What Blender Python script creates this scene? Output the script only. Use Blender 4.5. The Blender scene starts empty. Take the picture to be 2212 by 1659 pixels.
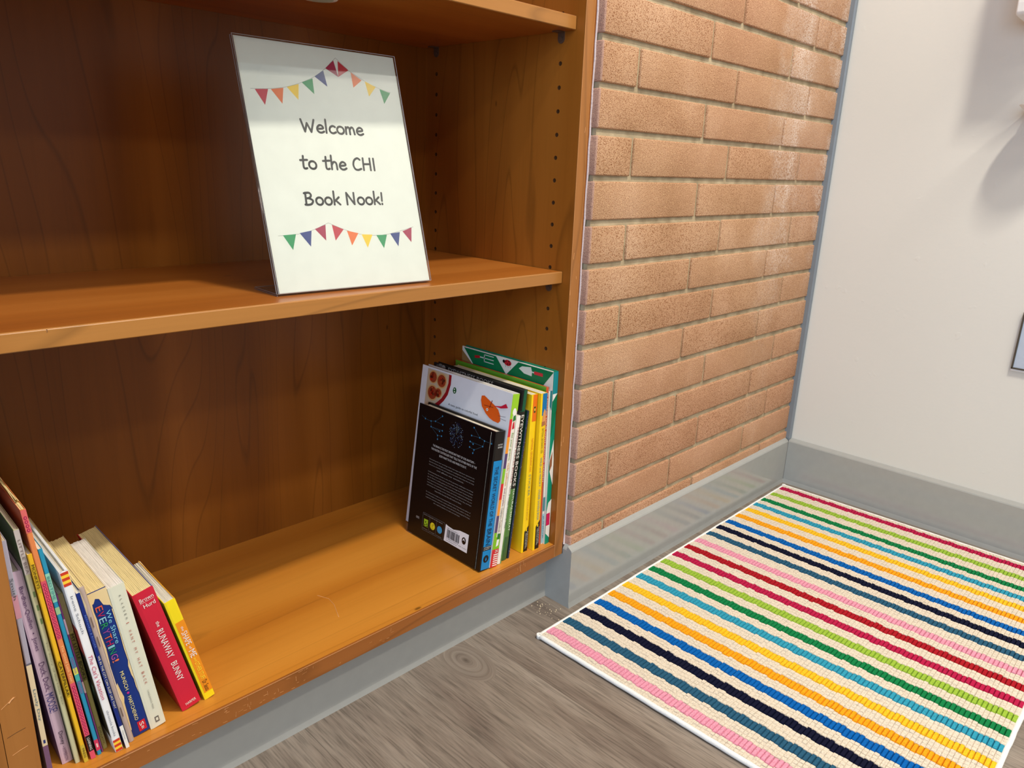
import bpy, bmesh, math, random
from mathutils import Vector, Matrix
random.seed(7)
S = bpy.context.scene
COL = S.collection

# ------------------------------------------------------------------ camera, world, lights, exposure
cam_d = bpy.data.cameras.new('camera')
cam = bpy.data.objects.new('camera', cam_d); COL.objects.link(cam)
cam.location = (-0.36376, -0.71546, 0.72633)
cam.rotation_mode = 'XYZ'
cam.rotation_euler = (1.28259, -0.03658, -0.78848)
cam_d.sensor_fit = 'HORIZONTAL'; cam_d.sensor_width = 36.0
cam_d.lens = 1600.65 / 2212 * 36.0
cam_d.clip_start = 0.02
S.camera = cam

S.view_settings.view_transform = 'Standard'
S.view_settings.look = 'None'
S.view_settings.gamma = 1.0
S.view_settings.use_curve_mapping = False
S.view_settings.exposure = 0.14

world = bpy.data.worlds.new('world'); S.world = world
world.use_nodes = True
world.node_tree.nodes['Background'].inputs[0].default_value = (1.0, 0.97, 0.93, 1)
world.node_tree.nodes['Background'].inputs[1].default_value = 0.33

def area(name, loc, rot, sx, sy, watts, col):
    d = bpy.data.lights.new(name, 'AREA'); d.shape = 'RECTANGLE'; d.size = sx; d.size_y = sy
    d.energy = watts; d.color = col
    o = bpy.data.objects.new(name, d); COL.objects.link(o); o.location = loc; o.rotation_euler = rot
    return o
WARM = (1.0, 0.92, 0.79)
area('ceiling_light_near', (0.40, -1.02, 2.66), (0, 0, 0), 0.26, 0.11, 46, WARM)
area('ceiling_light_middle', (0.15, -1.95, 2.66), (0, 0, 0), 1.2, 0.15, 27, WARM)
area('ceiling_light_far', (-1.2, -3.40, 2.66), (0, 0, 0), 1.2, 0.3, 26, WARM)
area('window_daylight', (-3.2, -1.7, 1.4), (0, math.radians(-90), 0), 1.6, 2.2, 66, (0.54, 0.75, 1.0))

# ------------------------------------------------------------------ materials
def lin(c):
    r = []
    for v in c[:3]:
        v = v / 255.0
        r.append(v / 12.92 if v <= 0.04045 else ((v + 0.055) / 1.055) ** 2.4)
    return (r[0], r[1], r[2], 1.0)
_mats = {}
def mat(name, rgb, rough=0.5, spec=0.5, metal=0.0, coat=0.0, bump=None, trans=0.0, ior=1.45, sheen=0.0):
    if name in _mats: return _mats[name]
    m = bpy.data.materials.new(name); m.use_nodes = True
    nt = m.node_tree; p = nt.nodes['Principled BSDF']
    p.inputs['Roughness'].default_value = rough
    p.inputs['Metallic'].default_value = metal
    p.inputs['Specular IOR Level'].default_value = spec
    p.inputs['Coat Weight'].default_value = coat
    p.inputs['Transmission Weight'].default_value = trans
    p.inputs['IOR'].default_value = ior
    p.inputs['Sheen Weight'].default_value = sheen
    # every surface gets a faint procedural mottling
    tc = nt.nodes.new('ShaderNodeTexCoord'); nz = nt.nodes.new('ShaderNodeTexNoise')
    nz.inputs['Scale'].default_value = 60.0; nz.inputs['Detail'].default_value = 4
    nt.links.new(tc.outputs['Object'], nz.inputs['Vector'])
    mx = nt.nodes.new('ShaderNodeMix'); mx.data_type = 'RGBA'
    c = lin(rgb)
    mx.inputs[6].default_value = tuple(min(1, v * 0.94) for v in c[:3]) + (1,)
    mx.inputs[7].default_value = tuple(min(1, v * 1.05) for v in c[:3]) + (1,)
    nt.links.new(nz.outputs['Fac'], mx.inputs[0])
    nt.links.new(mx.outputs[2], p.inputs['Base Color'])
    if bump:
        n2 = nt.nodes.new('ShaderNodeTexNoise'); n2.inputs['Scale'].default_value = bump[0]; n2.inputs['Detail'].default_value = 3
        b = nt.nodes.new('ShaderNodeBump'); b.inputs['Strength'].default_value = bump[1]; b.inputs['Distance'].default_value = 0.001
        nt.links.new(tc.outputs['Object'], n2.inputs['Vector']); nt.links.new(n2.outputs['Fac'], b.inputs['Height'])
        nt.links.new(b.outputs['Normal'], p.inputs['Normal'])
    _mats[name] = m
    return m

class NT:
    """tiny node-building helper"""
    def __init__(s, name):
        s.m = bpy.data.materials.new(name); s.m.use_nodes = True
        s.t = s.m.node_tree; s.p = s.t.nodes['Principled BSDF']; s.N = s.t.nodes
    def link(s, a, b): s.t.links.new(a, b)
    def coord(s): return s.N.new('ShaderNodeTexCoord').outputs['Object']
    def mapping(s, v, scale=(1, 1, 1), loc=(0, 0, 0), rot=(0, 0, 0)):
        n = s.N.new('ShaderNodeMapping'); s.link(v, n.inputs[0])
        n.inputs['Scale'].default_value = scale; n.inputs['Location'].default_value = loc; n.inputs['Rotation'].default_value = rot
        return n.outputs[0]
    def noise(s, v, scale, detail=3, rough=0.5, dist=0.0):
        n = s.N.new('ShaderNodeTexNoise'); s.link(v, n.inputs['Vector'])
        n.inputs['Scale'].default_value = scale; n.inputs['Detail'].default_value = detail
        n.inputs['Roughness'].default_value = rough; n.inputs['Distortion'].default_value = dist
        return n.outputs['Fac']
    def math(s, op, a, b=None, c=None):
        n = s.N.new('ShaderNodeMath'); n.operation = op
        for i, x in enumerate((a, b, c)):
            if x is None: continue
            if isinstance(x, (int, float)): n.inputs[i].default_value = x
            else: s.link(x, n.inputs[i])
        return n.outputs[0]
    def ramp(s, f, stops, interp='LINEAR'):
        n = s.N.new('ShaderNodeValToRGB'); s.link(f, n.inputs[0]); n.color_ramp.interpolation = interp
        e = n.color_ramp.elements
        while len(e) < len(stops): e.new(0.5)
        for el, (pos, c) in zip(e, stops): el.position = pos; el.color = c if len(c) == 4 else tuple(c) + (1,)
        return n.outputs[0]
    def mix(s, f, a, b, blend='MIX'):
        n = s.N.new('ShaderNodeMix'); n.data_type = 'RGBA'; n.blend_type = blend
        for i, x in ((0, f), (6, a), (7, b)):
            if isinstance(x, (int, float)): n.inputs[i].default_value = x
            elif isinstance(x, tuple): n.inputs[i].default_value = x
            else: s.link(x, n.inputs[i])
        return n.outputs[2]
    def sep(s, v):
        n = s.N.new('ShaderNodeSeparateXYZ'); s.link(v, n.inputs[0]); return n.outputs
    def bump(s, h, strength, dist=0.001):
        n = s.N.new('ShaderNodeBump'); s.link(h, n.inputs['Height'])
        n.inputs['Strength'].default_value = strength; n.inputs['Distance'].default_value = dist
        s.link(n.outputs[0], s.p.inputs['Normal'])

G = lambda v: (v, v, v, 1)
def wood(name, along, dark, mid, light, rough=0.33, seed=0.0, ring=16.0, coat=0.05, stretch=0.16, lines=0.66):
    """varnished cherry: long soft figure, thin cathedral lines, fine pores; along = grain axis"""
    w = NT(name); c = w.coord()
    sc = [1.0, 1.0, 1.0]; sc['xyz'.index(along)] = stretch
    v = w.mapping(c, tuple(sc), (seed, seed * .7, seed * 1.3))
    n1 = w.noise(v, 5.0, 2, 0.45, 0.3)
    rings = w.math('FRACT', w.math('MULTIPLY', n1, ring))
    line = w.ramp(rings, [(0.0, G(lines)), (0.05, G(1.0)), (0.93, G(0.97)), (1.0, G(lines))])
    sf = [1.0, 1.0, 1.0]; sf['xyz'.index(along)] = 0.03
    vf = w.mapping(c, tuple(sf), (seed, 0, seed))
    n2 = w.noise(vf, 260.0, 3, 0.6)
    n3 = w.noise(vf, 13.0, 3, 0.5)
    w.p.inputs['Specular IOR Level'].default_value = 0.32
    base = w.ramp(n3, [(0.25, lin(dark)), (0.5, lin(mid)), (0.78, lin(light))])
    x = w.mix(0.75, base, line, 'MULTIPLY')
    por = w.ramp(n2, [(0.30, G(0.88)), (0.50, G(1.0))])
    x = w.mix(0.5, x, por, 'MULTIPLY')
    # small knots / pitch flecks
    vk = w.mapping(c, tuple(0.45 if a == 'xyz'.index(along) else 1.0 for a in range(3)), (seed * 2, 1, 3))
    vo = w.N.new('ShaderNodeTexVoronoi'); w.link(vk, vo.inputs['Vector']); vo.inputs['Scale'].default_value = 13.0
    kn = w.ramp(vo.outputs['Distance'], [(0.0, G(0.18)), (0.028, G(0.3)), (0.045, G(1.0))])
    x = w.mix(0.85, x, kn, 'MULTIPLY')
    w.link(x, w.p.inputs['Base Color'])
    w.p.inputs['Roughness'].default_value = rough
    w.p.inputs['Coat Weight'].default_value = coat; w.p.inputs['Coat Roughness'].default_value = 0.28
    w.bump(n2, 0.06)
    return w.m
WD, WM, WL = (134, 76, 22), (152, 90, 28), (168, 104, 38)
wood_v = wood('cherry_vertical', 'z', WD, WM, WL, seed=2.0)
wood_back = wood('cherry_back_panel_shaded', 'z', (122, 70, 20), (138, 82, 24), (156, 96, 34), seed=5.3, ring=22)  # same cherry, colour lowered to imitate the shade deep in the bookcase
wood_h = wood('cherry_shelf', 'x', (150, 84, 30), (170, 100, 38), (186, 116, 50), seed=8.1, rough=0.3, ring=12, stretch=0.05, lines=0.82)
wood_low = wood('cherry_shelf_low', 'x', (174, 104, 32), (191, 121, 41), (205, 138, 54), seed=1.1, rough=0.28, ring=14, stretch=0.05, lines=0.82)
wood_edge = wood('cherry_edge_band', 'x', (160, 106, 50), (176, 120, 60), (190, 134, 72), seed=3.7, ring=9)
wood_edge_low = wood('cherry_edge_band_worn', 'x', (140, 82, 34), (156, 94, 42), (168, 106, 52), seed=6.2, ring=9)
wood_stile = wood('cherry_stile', 'z', (146, 92, 40), (162, 104, 48), (174, 116, 58), seed=4.4, ring=7)
wood_filler = wood('cherry_filler', 'z', (126, 72, 18), (144, 84, 24), (160, 98, 32), seed=7.9, ring=7)
scratch_m = mat('bare_scratch', (206, 150, 98), 0.7)
scar_dark = mat('dark_scratch', (56, 34, 20), 0.8)
hole_m = mat('drilled_wood_shaded', (84, 52, 30), 0.95, 0.1)  # raw wood brown, darkened to paint in the shade down the holes

def brick_mat():
    w = NT('speckled_brick'); c = w.coord()
    n = w.noise(c, 9.0, 2); n2 = w.noise(c, 2.4, 1)
    base = w.ramp(n, [(0.3, lin((178, 138, 104))), (0.5, lin((190, 150, 116))), (0.72, lin((202, 164, 132)))])
    base = w.mix(w.ramp(n2, [(0.35, G(0)), (0.65, G(0.5))]), base, lin((186, 138, 110)))
    sp = w.noise(c, 760.0, 1, 0.5)
    dark = w.ramp(sp, [(0.38, (0.46, 0.30, 0.20, 1)), (0.46, G(1.0))])
    x = w.mix(1.0, base, dark, 'MULTIPLY')
    sp2 = w.noise(c, 620.0, 2, 0.6)
    li = w.ramp(sp2, [(0.60, G(0)), (0.68, G(0.55))])
    x = w.mix(li, x, lin((236, 196, 150)))
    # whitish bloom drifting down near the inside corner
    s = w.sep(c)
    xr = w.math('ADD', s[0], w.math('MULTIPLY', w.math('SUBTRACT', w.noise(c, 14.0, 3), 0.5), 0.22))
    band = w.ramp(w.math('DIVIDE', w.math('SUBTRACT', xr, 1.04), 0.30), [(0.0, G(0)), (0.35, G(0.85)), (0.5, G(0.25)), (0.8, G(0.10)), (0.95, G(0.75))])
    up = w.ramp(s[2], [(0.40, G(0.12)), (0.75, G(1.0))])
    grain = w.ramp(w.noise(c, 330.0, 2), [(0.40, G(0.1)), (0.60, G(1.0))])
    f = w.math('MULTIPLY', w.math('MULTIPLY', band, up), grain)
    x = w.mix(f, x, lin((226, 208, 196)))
    # mauve rim on the left return
    rim = w.math('LESS_THAN', s[0], 0.5185)
    x = w.mix(w.math('MULTIPLY', rim, 0.45), x, lin((170, 140, 140)))
    w.link(x, w.p.inputs['Base Color']); w.p.inputs['Roughness'].default_value = 0.85
    w.p.inputs['Specular IOR Level'].default_value = 0.2
    w.bump(w.math('ADD', sp, w.noise(c, 120, 3)), 0.45, 0.0012)
    return w.m
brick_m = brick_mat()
def mortar_mat():
    w = NT('mortar'); c = w.coord()
    x = w.ramp(w.noise(c, 40.0, 4), [(0.3, lin((150, 134, 106))), (0.7, lin((188, 173, 143)))])
    w.link(x, w.p.inputs['Base Color']); w.p.inputs['Roughness'].default_value = 0.95
    w.bump(w.noise(c, 300, 4), 0.5, 0.001)
    return w.m
mortar_m = mortar_mat()

def floor_mat():
    w = NT('grey_oak_vinyl_plank'); c = w.coord(); s = w.sep(c)
    px = w.math('DIVIDE', w.math('SUBTRACT', s[0], 0.342), 0.1524)
    idx = w.math('FLOOR', px); fr = w.math('FRACT', px)
    cb = w.N.new('ShaderNodeCombineXYZ')
    # knot distortion round one eye in the board beside the plinth
    dx = w.math('SUBTRACT', s[0], 0.288); dy = w.math('MULTIPLY', w.math('ADD', s[1], 0.006), 0.55)
    r = w.math('SQRT', w.math('ADD', w.math('MULTIPLY', dx, dx), w.math('MULTIPLY', dy, dy)))
    near = w.ramp(w.math('DIVIDE', r, 0.032), [(0.0, G(1)), (0.35, G(0.8)), (1.0, G(0))])
    gx = w.math('ADD', w.math('MULTIPLY', s[0], w.math('SUBTRACT', 1.0, near)), w.math('MULTIPLY', r, near))
    w.link(w.math('ADD', gx, w.math('MULTIPLY', idx, 3.71)), cb.inputs[0])
    w.link(w.math('MULTIPLY', s[1], 0.045), cb.inputs[1]); w.link(w.math('MULTIPLY', idx, 1.9), cb.inputs[2])
    v = cb.outputs[0]
    cb2 = w.N.new('ShaderNodeCombineXYZ')
    w.link(w.math('ADD', gx, w.math('MULTIPLY', idx, 5.3)), cb2.inputs[0]); w.link(w.math('MULTIPLY', s[1], 0.16), cb2.inputs[1])
    v2 = cb2.outputs[0]
    a = w.noise(v, 420.0, 3, 0.6); b = w.noise(v2, 22.0, 4, 0.55, 0.25); d = w.noise(v, 130.0, 2, 0.5)
    x = w.ramp(b, [(0.28, lin((108, 95, 86))), (0.5, lin((130, 118, 107))), (0.72, lin((147, 136, 125)))])
    x = w.mix(1.0, x, w.ramp(a, [(0.36, G(0.68)), (0.50, G(1.0)), (0.66, G(1.16))]), 'MULTIPLY')
    x = w.mix(0.6, x, w.ramp(d, [(0.36, G(0.74)), (0.52, G(1.0))]), 'MULTIPLY')
    x = w.mix(w.ramp(w.math('DIVIDE', r, 0.01), [(0.0, G(0.8)), (0.6, G(0))]), x, lin((62, 50, 42)))
    seam = w.math('MINIMUM', fr, w.math('SUBTRACT', 1.0, fr))
    x = w.mix(w.ramp(seam, [(0.0, G(0.55)), (0.005, G(0))]), x, lin((54, 46, 40)))
    w.link(x, w.p.inputs['Base Color']); w.p.inputs['Roughness'].default_value = 0.42
    w.p.inputs['Specular IOR Level'].default_value = 0.4
    w.bump(a, 0.18, 0.0008)
    return w.m
floor_m = floor_mat()

def paint_mat():
    w = NT('white_wall_paint'); c = w.coord()
    x = w.ramp(w.noise(c, 1.6, 2), [(0.3, lin((214, 212, 205))), (0.7, lin((221, 219, 213)))])
    w.link(x, w.p.inputs['Base Color']); w.p.inputs['Roughness'].default_value = 0.45
    w.p.inputs['Specular IOR Level'].default_value = 0.35
    h = w.math('ADD', w.noise(c, 160, 3), w.math('MULTIPLY', w.ramp(w.noise(c, 34, 2), [(0.70, G(0)), (0.76, G(1))]), 1.4))
    w.bump(h, 0.14, 0.001)
    return w.m
paint_m = paint_mat()
base_m = mat('grey_vinyl_base', (160, 161, 158), 0.17, 0.6, bump=(5, 0.03))
trimgrey_m = mat('grey_corner_bead', (122, 130, 138), 0.4)
caulk_m = mat('white_caulk', (206, 192, 196), 0.7, bump=(300, 0.6))

def page_mat(name, rgb):
    w = NT(name); c = w.coord()
    v = w.mapping(c, (1.0, 0.02, 0.02))
    n = w.noise(v, 2200.0, 2, 0.5)
    x = w.mix(1.0, lin(rgb), w.ramp(n, [(0.35, G(0.80)), (0.55, G(1.0))]), 'MULTIPLY')
    w.link(x, w.p.inputs['Base Color']); w.p.inputs['Roughness'].default_value = 0.8
    w.p.inputs['Specular IOR Level'].default_value = 0.2
    return w.m
pg_white = page_mat('pages_white', (236, 228, 210))
pg_cream = page_mat('pages_cream', (236, 216, 160))
pg_grey = page_mat('pages_grey', (214, 204, 184))

def pile(name, rgb):
    w = NT(name); c = w.coord()
    wv = w.N.new('ShaderNodeTexWave'); w.link(c, wv.inputs['Vector']); wv.bands_direction = 'X'
    wv.inputs['Scale'].default_value = 210.0; wv.inputs['Distortion'].default_value = 3.0
    wv.inputs['Detail Scale'].default_value = 6.0
    n = w.noise(c, 500, 3)
    x = w.mix(1.0, lin(rgb), w.ramp(n, [(0.30, G(0.72)), (0.52, G(1.0)), (0.75, G(1.12))]), 'MULTIPLY')
    x = w.mix(0.5, x, w.ramp(wv.outputs['Fac'], [(0.0, G(0.72)), (0.5, G(1.0))]), 'MULTIPLY')
    w.link(x, w.p.inputs['Base Color']); w.p.inputs['Roughness'].default_value = 0.75
    w.p.inputs['Specular IOR Level'].default_value = 0.12
    w.bump(w.math('ADD', wv.outputs['Fac'], n), 0.5, 0.0008)
    return w.m
RUG = {'cream': (232, 219, 200), 'pink': (240, 160, 184), 'slate': (42, 92, 122), 'navy': (10, 14, 44), 'blue': (0, 100, 184),
       'orange': (250, 170, 26), 'yellow': (252, 200, 40), 'cyan': (52, 160, 190), 'green': (14, 130, 72), 'lime': (160, 196, 66),
       'crimson': (190, 28, 76), 'dkred': (176, 22, 36)}
RM = {k: pile('yarn_' + k, v) for k, v in RUG.items()}

_flat = {}
def P(r, g=None, b=None, rough=0.35):
    """printed ink colour"""
    k = (r, g, b, rough)
    if k not in _flat: _flat[k] = mat('ink_%d_%d_%d_%d' % (r, g, b, rough * 100), (r, g, b), rough, 0.45)
    return _flat[k]
INK = P(34, 34, 36); WHITE = P(238, 236, 230); BLACK = P(14, 13, 15)

# ------------------------------------------------------------------ mesh builder
class MB:
    def __init__(s): s.v = []; s.f = []; s.m = []; s.mats = []; s.smooth = []
    def mi(s, m):
        if m not in s.mats: s.mats.append(m)
        return s.mats.index(m)
    def add(s, vs, fs, m, smooth=False):
        o = len(s.v); s.v += [tuple(p) for p in vs]; k = s.mi(m)
        for f in fs: s.f.append([i + o for i in f]); s.m.append(k); s.smooth.append(smooth)
    def box(s, x0, x1, y0, y1, z0, z1, m):
        vs = [(x, y, z) for x in (x0, x1) for y in (y0, y1) for z in (z0, z1)]
        s.add(vs, [(0, 1, 3, 2), (4, 6, 7, 5), (0, 4, 5, 1), (2, 3, 7, 6), (0, 2, 6, 4), (1, 5, 7, 3)], m)
    def prism(s, pts, axis, a, b, m, smooth=False):
        """extrude a 2-D outline along axis from a to b; pts are the other two coordinates in xyz order"""
        def mk(p, t):
            q = list(p); q.insert('xyz'.index(axis), t); return tuple(q)
        n = len(pts); vs = [mk(p, a) for p in pts] + [mk(p, b) for p in pts]
        s.add(vs, [tuple(range(n))[::-1], tuple(range(n, 2 * n))] + [(i, (i + 1) % n, n + (i + 1) % n, n + i) for i in range(n)], m, smooth)
    def cyl(s, c, axis, r, l, m, n=20, r2=None):
        """cylinder starting at c running l along axis vector"""
        ax = Vector(axis).normalized(); u = ax.orthogonal().normalized(); w = ax.cross(u)
        r2 = r if r2 is None else r2; c = Vector(c)
        vs = []
        for k, (rr, t) in enumerate(((r, 0), (r2, l))):
            for i in range(n):
                a = 2 * math.pi * i / n
                vs.append(c + ax * t + u * (rr * math.cos(a)) + w * (rr * math.sin(a)))
        s.add(vs, [tuple(range(n))[::-1], tuple(range(n, 2 * n))], m)
        o = len(s.v) - 2 * n
        for i in range(n):
            s.f.append([o + i, o + (i + 1) % n, o + n + (i + 1) % n, o + n + i]); s.m.append(s.mi(m)); s.smooth.append(True)
    def tube(s, pts, r, m, n=8):
        pts = [Vector(p) for p in pts]; rings = []
        o = len(s.v)
        for i, p in enumerate(pts):
            d = (pts[min(i + 1, len(pts) - 1)] - pts[max(i - 1, 0)]).normalized()
            u = d.cross(Vector((0.13, 0.2, 1))).normalized(); w = d.cross(u)
            for k in range(n):
                a = 2 * math.pi * k / n; s.v.append(tuple(p + u * r * math.cos(a) + w * r * math.sin(a)))
        k0 = s.mi(m)
        for i in range(len(pts) - 1):
            for k in range(n):
                s.f.append([o + i * n + k, o + i * n + (k + 1) % n, o + (i + 1) * n + (k + 1) % n, o + (i + 1) * n + k]); s.m.append(k0); s.smooth.append(True)
        for e in (0, len(pts) - 1):
            s.f.append([o + e * n + k for k in range(n)]); s.m.append(k0); s.smooth.append(False)
    def build(s, name, parent=None, loc=(0, 0, 0), bevel=0.0, seg=2):
        me = bpy.data.meshes.new(name); me.from_pydata(s.v, [], s.f)
        for m in s.mats: me.materials.append(m)
        me.polygons.foreach_set('material_index', s.m); me.polygons.foreach_set('use_smooth', s.smooth)
        me.update(); me.validate()
        o = bpy.data.objects.new(name, me); COL.objects.link(o)
        if parent: o.parent = parent
        o.location = loc
        if bevel:
            b = o.modifiers.new('bevel', 'BEVEL'); b.width = bevel; b.segments = seg; b.limit_method = 'ANGLE'; b.angle_limit = math.radians(40)
        return o
def empty(name, loc, rot=(0, 0, 0)):
    o = bpy.data.objects.new(name, None); COL.objects.link(o); o.location = loc; o.rotation_euler = rot
    o.empty_display_size = 0.02; return o
def tag(o, label, cat, group=None, kind=None):
    if label: o['label'] = label
    if cat: o['category'] = cat
    if group: o['group'] = group
    if kind: o['kind'] = kind
    return o
def struct(o): o['kind'] = 'structure'; return o

_tc = {}
def text_geo(st):
    if st in _tc: return _tc[st]
    cu = bpy.data.curves.new('lettering', 'FONT'); cu.body = st; cu.size = 1.0; cu.resolution_u = 2; cu.fill_mode = 'FRONT'
    ob = bpy.data.objects.new('lettering', cu); COL.objects.link(ob)
    dg = bpy.context.evaluated_depsgraph_get(); ev = ob.evaluated_get(dg); me = ev.to_mesh()
    vs = [(v.co.x, v.co.y) for v in me.vertices]; fs = [tuple(p.vertices) for p in me.polygons]
    ev.to_mesh_clear(); bpy.data.objects.remove(ob); bpy.data.curves.remove(cu)
    if vs:
        x0 = min(v[0] for v in vs); x1 = max(v[0] for v in vs); y0 = min(v[1] for v in vs); y1 = max(v[1] for v in vs)
        vs = [((x - x0) / (x1 - x0), (y - y0) / (y1 - y0)) for x, y in vs]; asp = (x1 - x0) / (y1 - y0)
    else: asp = 1
    _tc[st] = (vs, fs, asp); return _tc[st]
def put_text(mb, st, o, dx, dy, length, height, m, slant=0.0):
    """lettering filling length x height from lower-left corner o, baseline along dx, up along dy"""
    vs, fs, asp = text_geo(st); o = Vector(o); dx = Vector(dx); dy = Vector(dy)
    mb.add([o + dx * (x * length + slant * y * height) + dy * (y * height) for x, y in vs], fs, m)
def flat_poly(mb, pts, fn, m):
    mb.add([fn(*p) for p in pts], [tuple(range(len(pts)))], m)

# ------------------------------------------------------------------ the setting
mb = MB(); mb.box(-3.4, 1.36, -4.2, 0.42, -0.03, 0.0, floor_m); struct(mb.build('floor'))

YB = -0.0113            # brick face
XL = 0.5154             # left end of the brick pier
XR = 1.3235
zj = {1: .902, 2: .8387, 3: .776, 4: .711, 5: .6465, 6: .582, 7: .519, 8: .4555, 9: .391, 10: .328, 11: .265, 12: .199, 13: .1345}
lev = [zj[k] for k in range(13, 0, -1)]
while lev[-1] < 2.6: lev.append(lev[-1] + 0.0641)
lev = [lev[0] - 0.0641, ] + lev
bm = bmesh.new()
J = 0.0046              # half joint
def add_brick(x0, x1, z0, z1, y):
    r = bmesh.ops.create_cube(bm, size=1.0)
    for v in r['verts']:
        v.co.x = x0 if v.co.x < 0 else x1; v.co.z = z0 if v.co.z < 0 else z1; v.co.y = y if v.co.y < 0 else 0.05
for i in range(len(lev) - 1):
    z0, z1 = lev[i] + J, lev[i + 1] - J
    if i == 0: z0 = 0.02
    k = 13 - i                       # row between joint k and k+1 below; parity decides the bond
    xs = [XL]
    j = 0.6055 if k % 2 == 1 else 0.8045
    if k == 13: j = 0.6055
    while j < XR - 0.02: xs.append(j); j += 0.2905
    xs.append(XR)
    for a, b in zip(xs[:-1], xs[1:]):
        e0 = 0 if a == XL else J - 0.0006; e1 = 0 if b == XR else J - 0.0006
        add_brick(a + e0, b - e1, z0 + random.uniform(-.0006, .0006), z1 + random.uniform(-.0006, .0006), YB + random.uniform(-.0006, .0008))
bmesh.ops.bevel(bm, geom=[e for e in bm.edges], offset=0.0022, segments=2, affect='EDGES', profile=0.6)
for f in bm.faces: f.smooth = True
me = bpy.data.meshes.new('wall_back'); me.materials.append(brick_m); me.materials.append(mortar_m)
r = bmesh.ops.create_cube(bm, size=1.0)
for v in r['verts']:
    v.co.x = XL + 0.003 if v.co.x < 0 else XR; v.co.z = 0.0 if v.co.z < 0 else 2.7; v.co.y = YB + 0.0042 if v.co.y < 0 else 0.09
for f in {f for v in r['verts'] for f in v.link_faces}: f.material_index = 1; f.smooth = False
bm.to_mesh(me); bm.free()
o = bpy.data.objects.new('wall_back', me); COL.objects.link(o); struct(o)

mb = MB(); mb.box(-3.4, XL + 0.003, 0.372, 0.42, 0.0, 2.7, paint_m); struct(mb.build('wall_rear'))
XW = 1.3295
mb = MB(); mb.box(XW, XW + 0.03, -4.2, 0.09, 0, 2.7, paint_m); struct(mb.build('wall_right'))

mb = MB()                # grey vinyl bead closing the inside corner
mb.prism([(1.3215, 0.0), (1.3215, -0.0195), (1.3228, -0.0225), (1.3262, -0.0232), (1.3270, -0.0205), (1.3282, -0.0205), (XW, -0.0225), (XW, 0.0)], 'z', 0.1145, 2.7, trimgrey_m)
struct(mb.build('trim_1'))
mb = MB()                # caulk between pier and bookcase
pts = [(0.5142 + random.uniform(-.0006, .0006), 0.0015 + random.uniform(-.0008, .0008), 0.113 + i * 0.02) for i in range(125)]
mb.tube(pts, 0.0017, caulk_m, 7); struct(mb.build('trim_2'))

def base_profile(face, wall, sgn=1):
    # (offset coordinate, z): flared toe, flat face, eased top running back to the wall
    return [(wall, 0.0), (face - 0.0018 * sgn, 0.0), (face - 0.0011 * sgn, 0.003), (face, 0.010), (face, 0.1065), (face + 0.0012 * sgn, 0.1088), (wall, 0.1145)]
YF = -0.0203; XE = 0.5094; TOE = 0.0338; BX = 1.3202
mb = MB(); mb.prism(base_profile(YF, YB), 'x', XE, BX, base_m)
# return round the end of the pier, tucked under the bookcase
def ret(x0, x1):
    return [(x1, 0.0), (x0, 0.0), (x0, 0.1065), (x0 + 0.0012, 0.1088), (x1, 0.1145)]
mb.prism([(a, b) for a, b in ret(XE, XL)], 'y', YB, -0.0006, base_m)
mb.box(XE, XL - 0.0002, -0.0006, TOE + 0.004, 0.0, 0.0968, base_m)
struct(mb.build('baseboard_back'))
mb = MB(); mb.prism([(x, z) for x, z in base_profile(BX, XW)], 'y', -4.2, YF - 0.0005, base_m); struct(mb.build('baseboard_right'))
mb = MB(); mb.prism([(TOE + 0.004, 0.0), (TOE - 0.0014, 0.0), (TOE - 0.0009, 0.003), (TOE, 0.009), (TOE, 0.0978), (TOE + 0.004, 0.0978)], 'x', -1.05, XE, base_m)
struct(mb.build('baseboard_left'))

# ------------------------------------------------------------------ bookcase
SH_T = 0.0176
def holes_panel(x0, x1, parent, ox, name, mface, hole_side):
    """side panel with real drilled peg holes on its inner face"""
    m1 = MB(); m1.box(x0 - ox, x1 - ox, 0.0, 0.3600, 0.0982, 1.62, mface)
    o = m1.build(name, parent)
    if hole_side:
        cut = MB(); xf = x1 if hole_side > 0 else x0; xf -= ox
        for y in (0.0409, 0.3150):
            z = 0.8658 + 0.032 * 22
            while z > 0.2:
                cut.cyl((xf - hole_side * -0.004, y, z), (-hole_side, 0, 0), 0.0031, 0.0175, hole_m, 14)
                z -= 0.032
        c = cut.build('cutter')
        c.parent = parent
        bpy.context.view_layer.update()
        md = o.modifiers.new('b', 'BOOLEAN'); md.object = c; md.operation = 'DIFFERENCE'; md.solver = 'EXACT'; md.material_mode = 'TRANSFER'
        bpy.context.view_layer.update()
        dg = bpy.context.evaluated_depsgraph_get()
        nm = bpy.data.meshes.new_from_object(o.evaluated_get(dg))
        o.modifiers.clear(); o.data = nm
        bpy.data.objects.remove(c)
    return o
metal_m = mat('dark_nickel', (104, 82, 68), 0.4, metal=0.3)
def support(parent, x, y, z, side):
    """L bracket: pad under the shelf and a slotted ear on the panel"""
    m = MB(); s = side
    m.box(min(x, x - s * 0.014), max(x, x - s * 0.014), y - 0.006, y + 0.006, z - 0.0016, z - 0.0002, metal_m)
    out = [(y - 0.006, z - 0.0016), (y + 0.006, z - 0.0016)] + [(y + 0.006 * math.cos(a), z - 0.0095 - 0.006 * math.sin(a)) for a in [math.pi * k / 8 for k in range(9)]]
    m.prism(out, 'x', x - s * 0.0014, x, metal_m)
    m.cyl((x - s * 0.0014, y, z - 0.0095), (-s, 0, 0), 0.0026, 0.0016, metal_m, 12)
    return m.build('shelf_support', parent)
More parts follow.
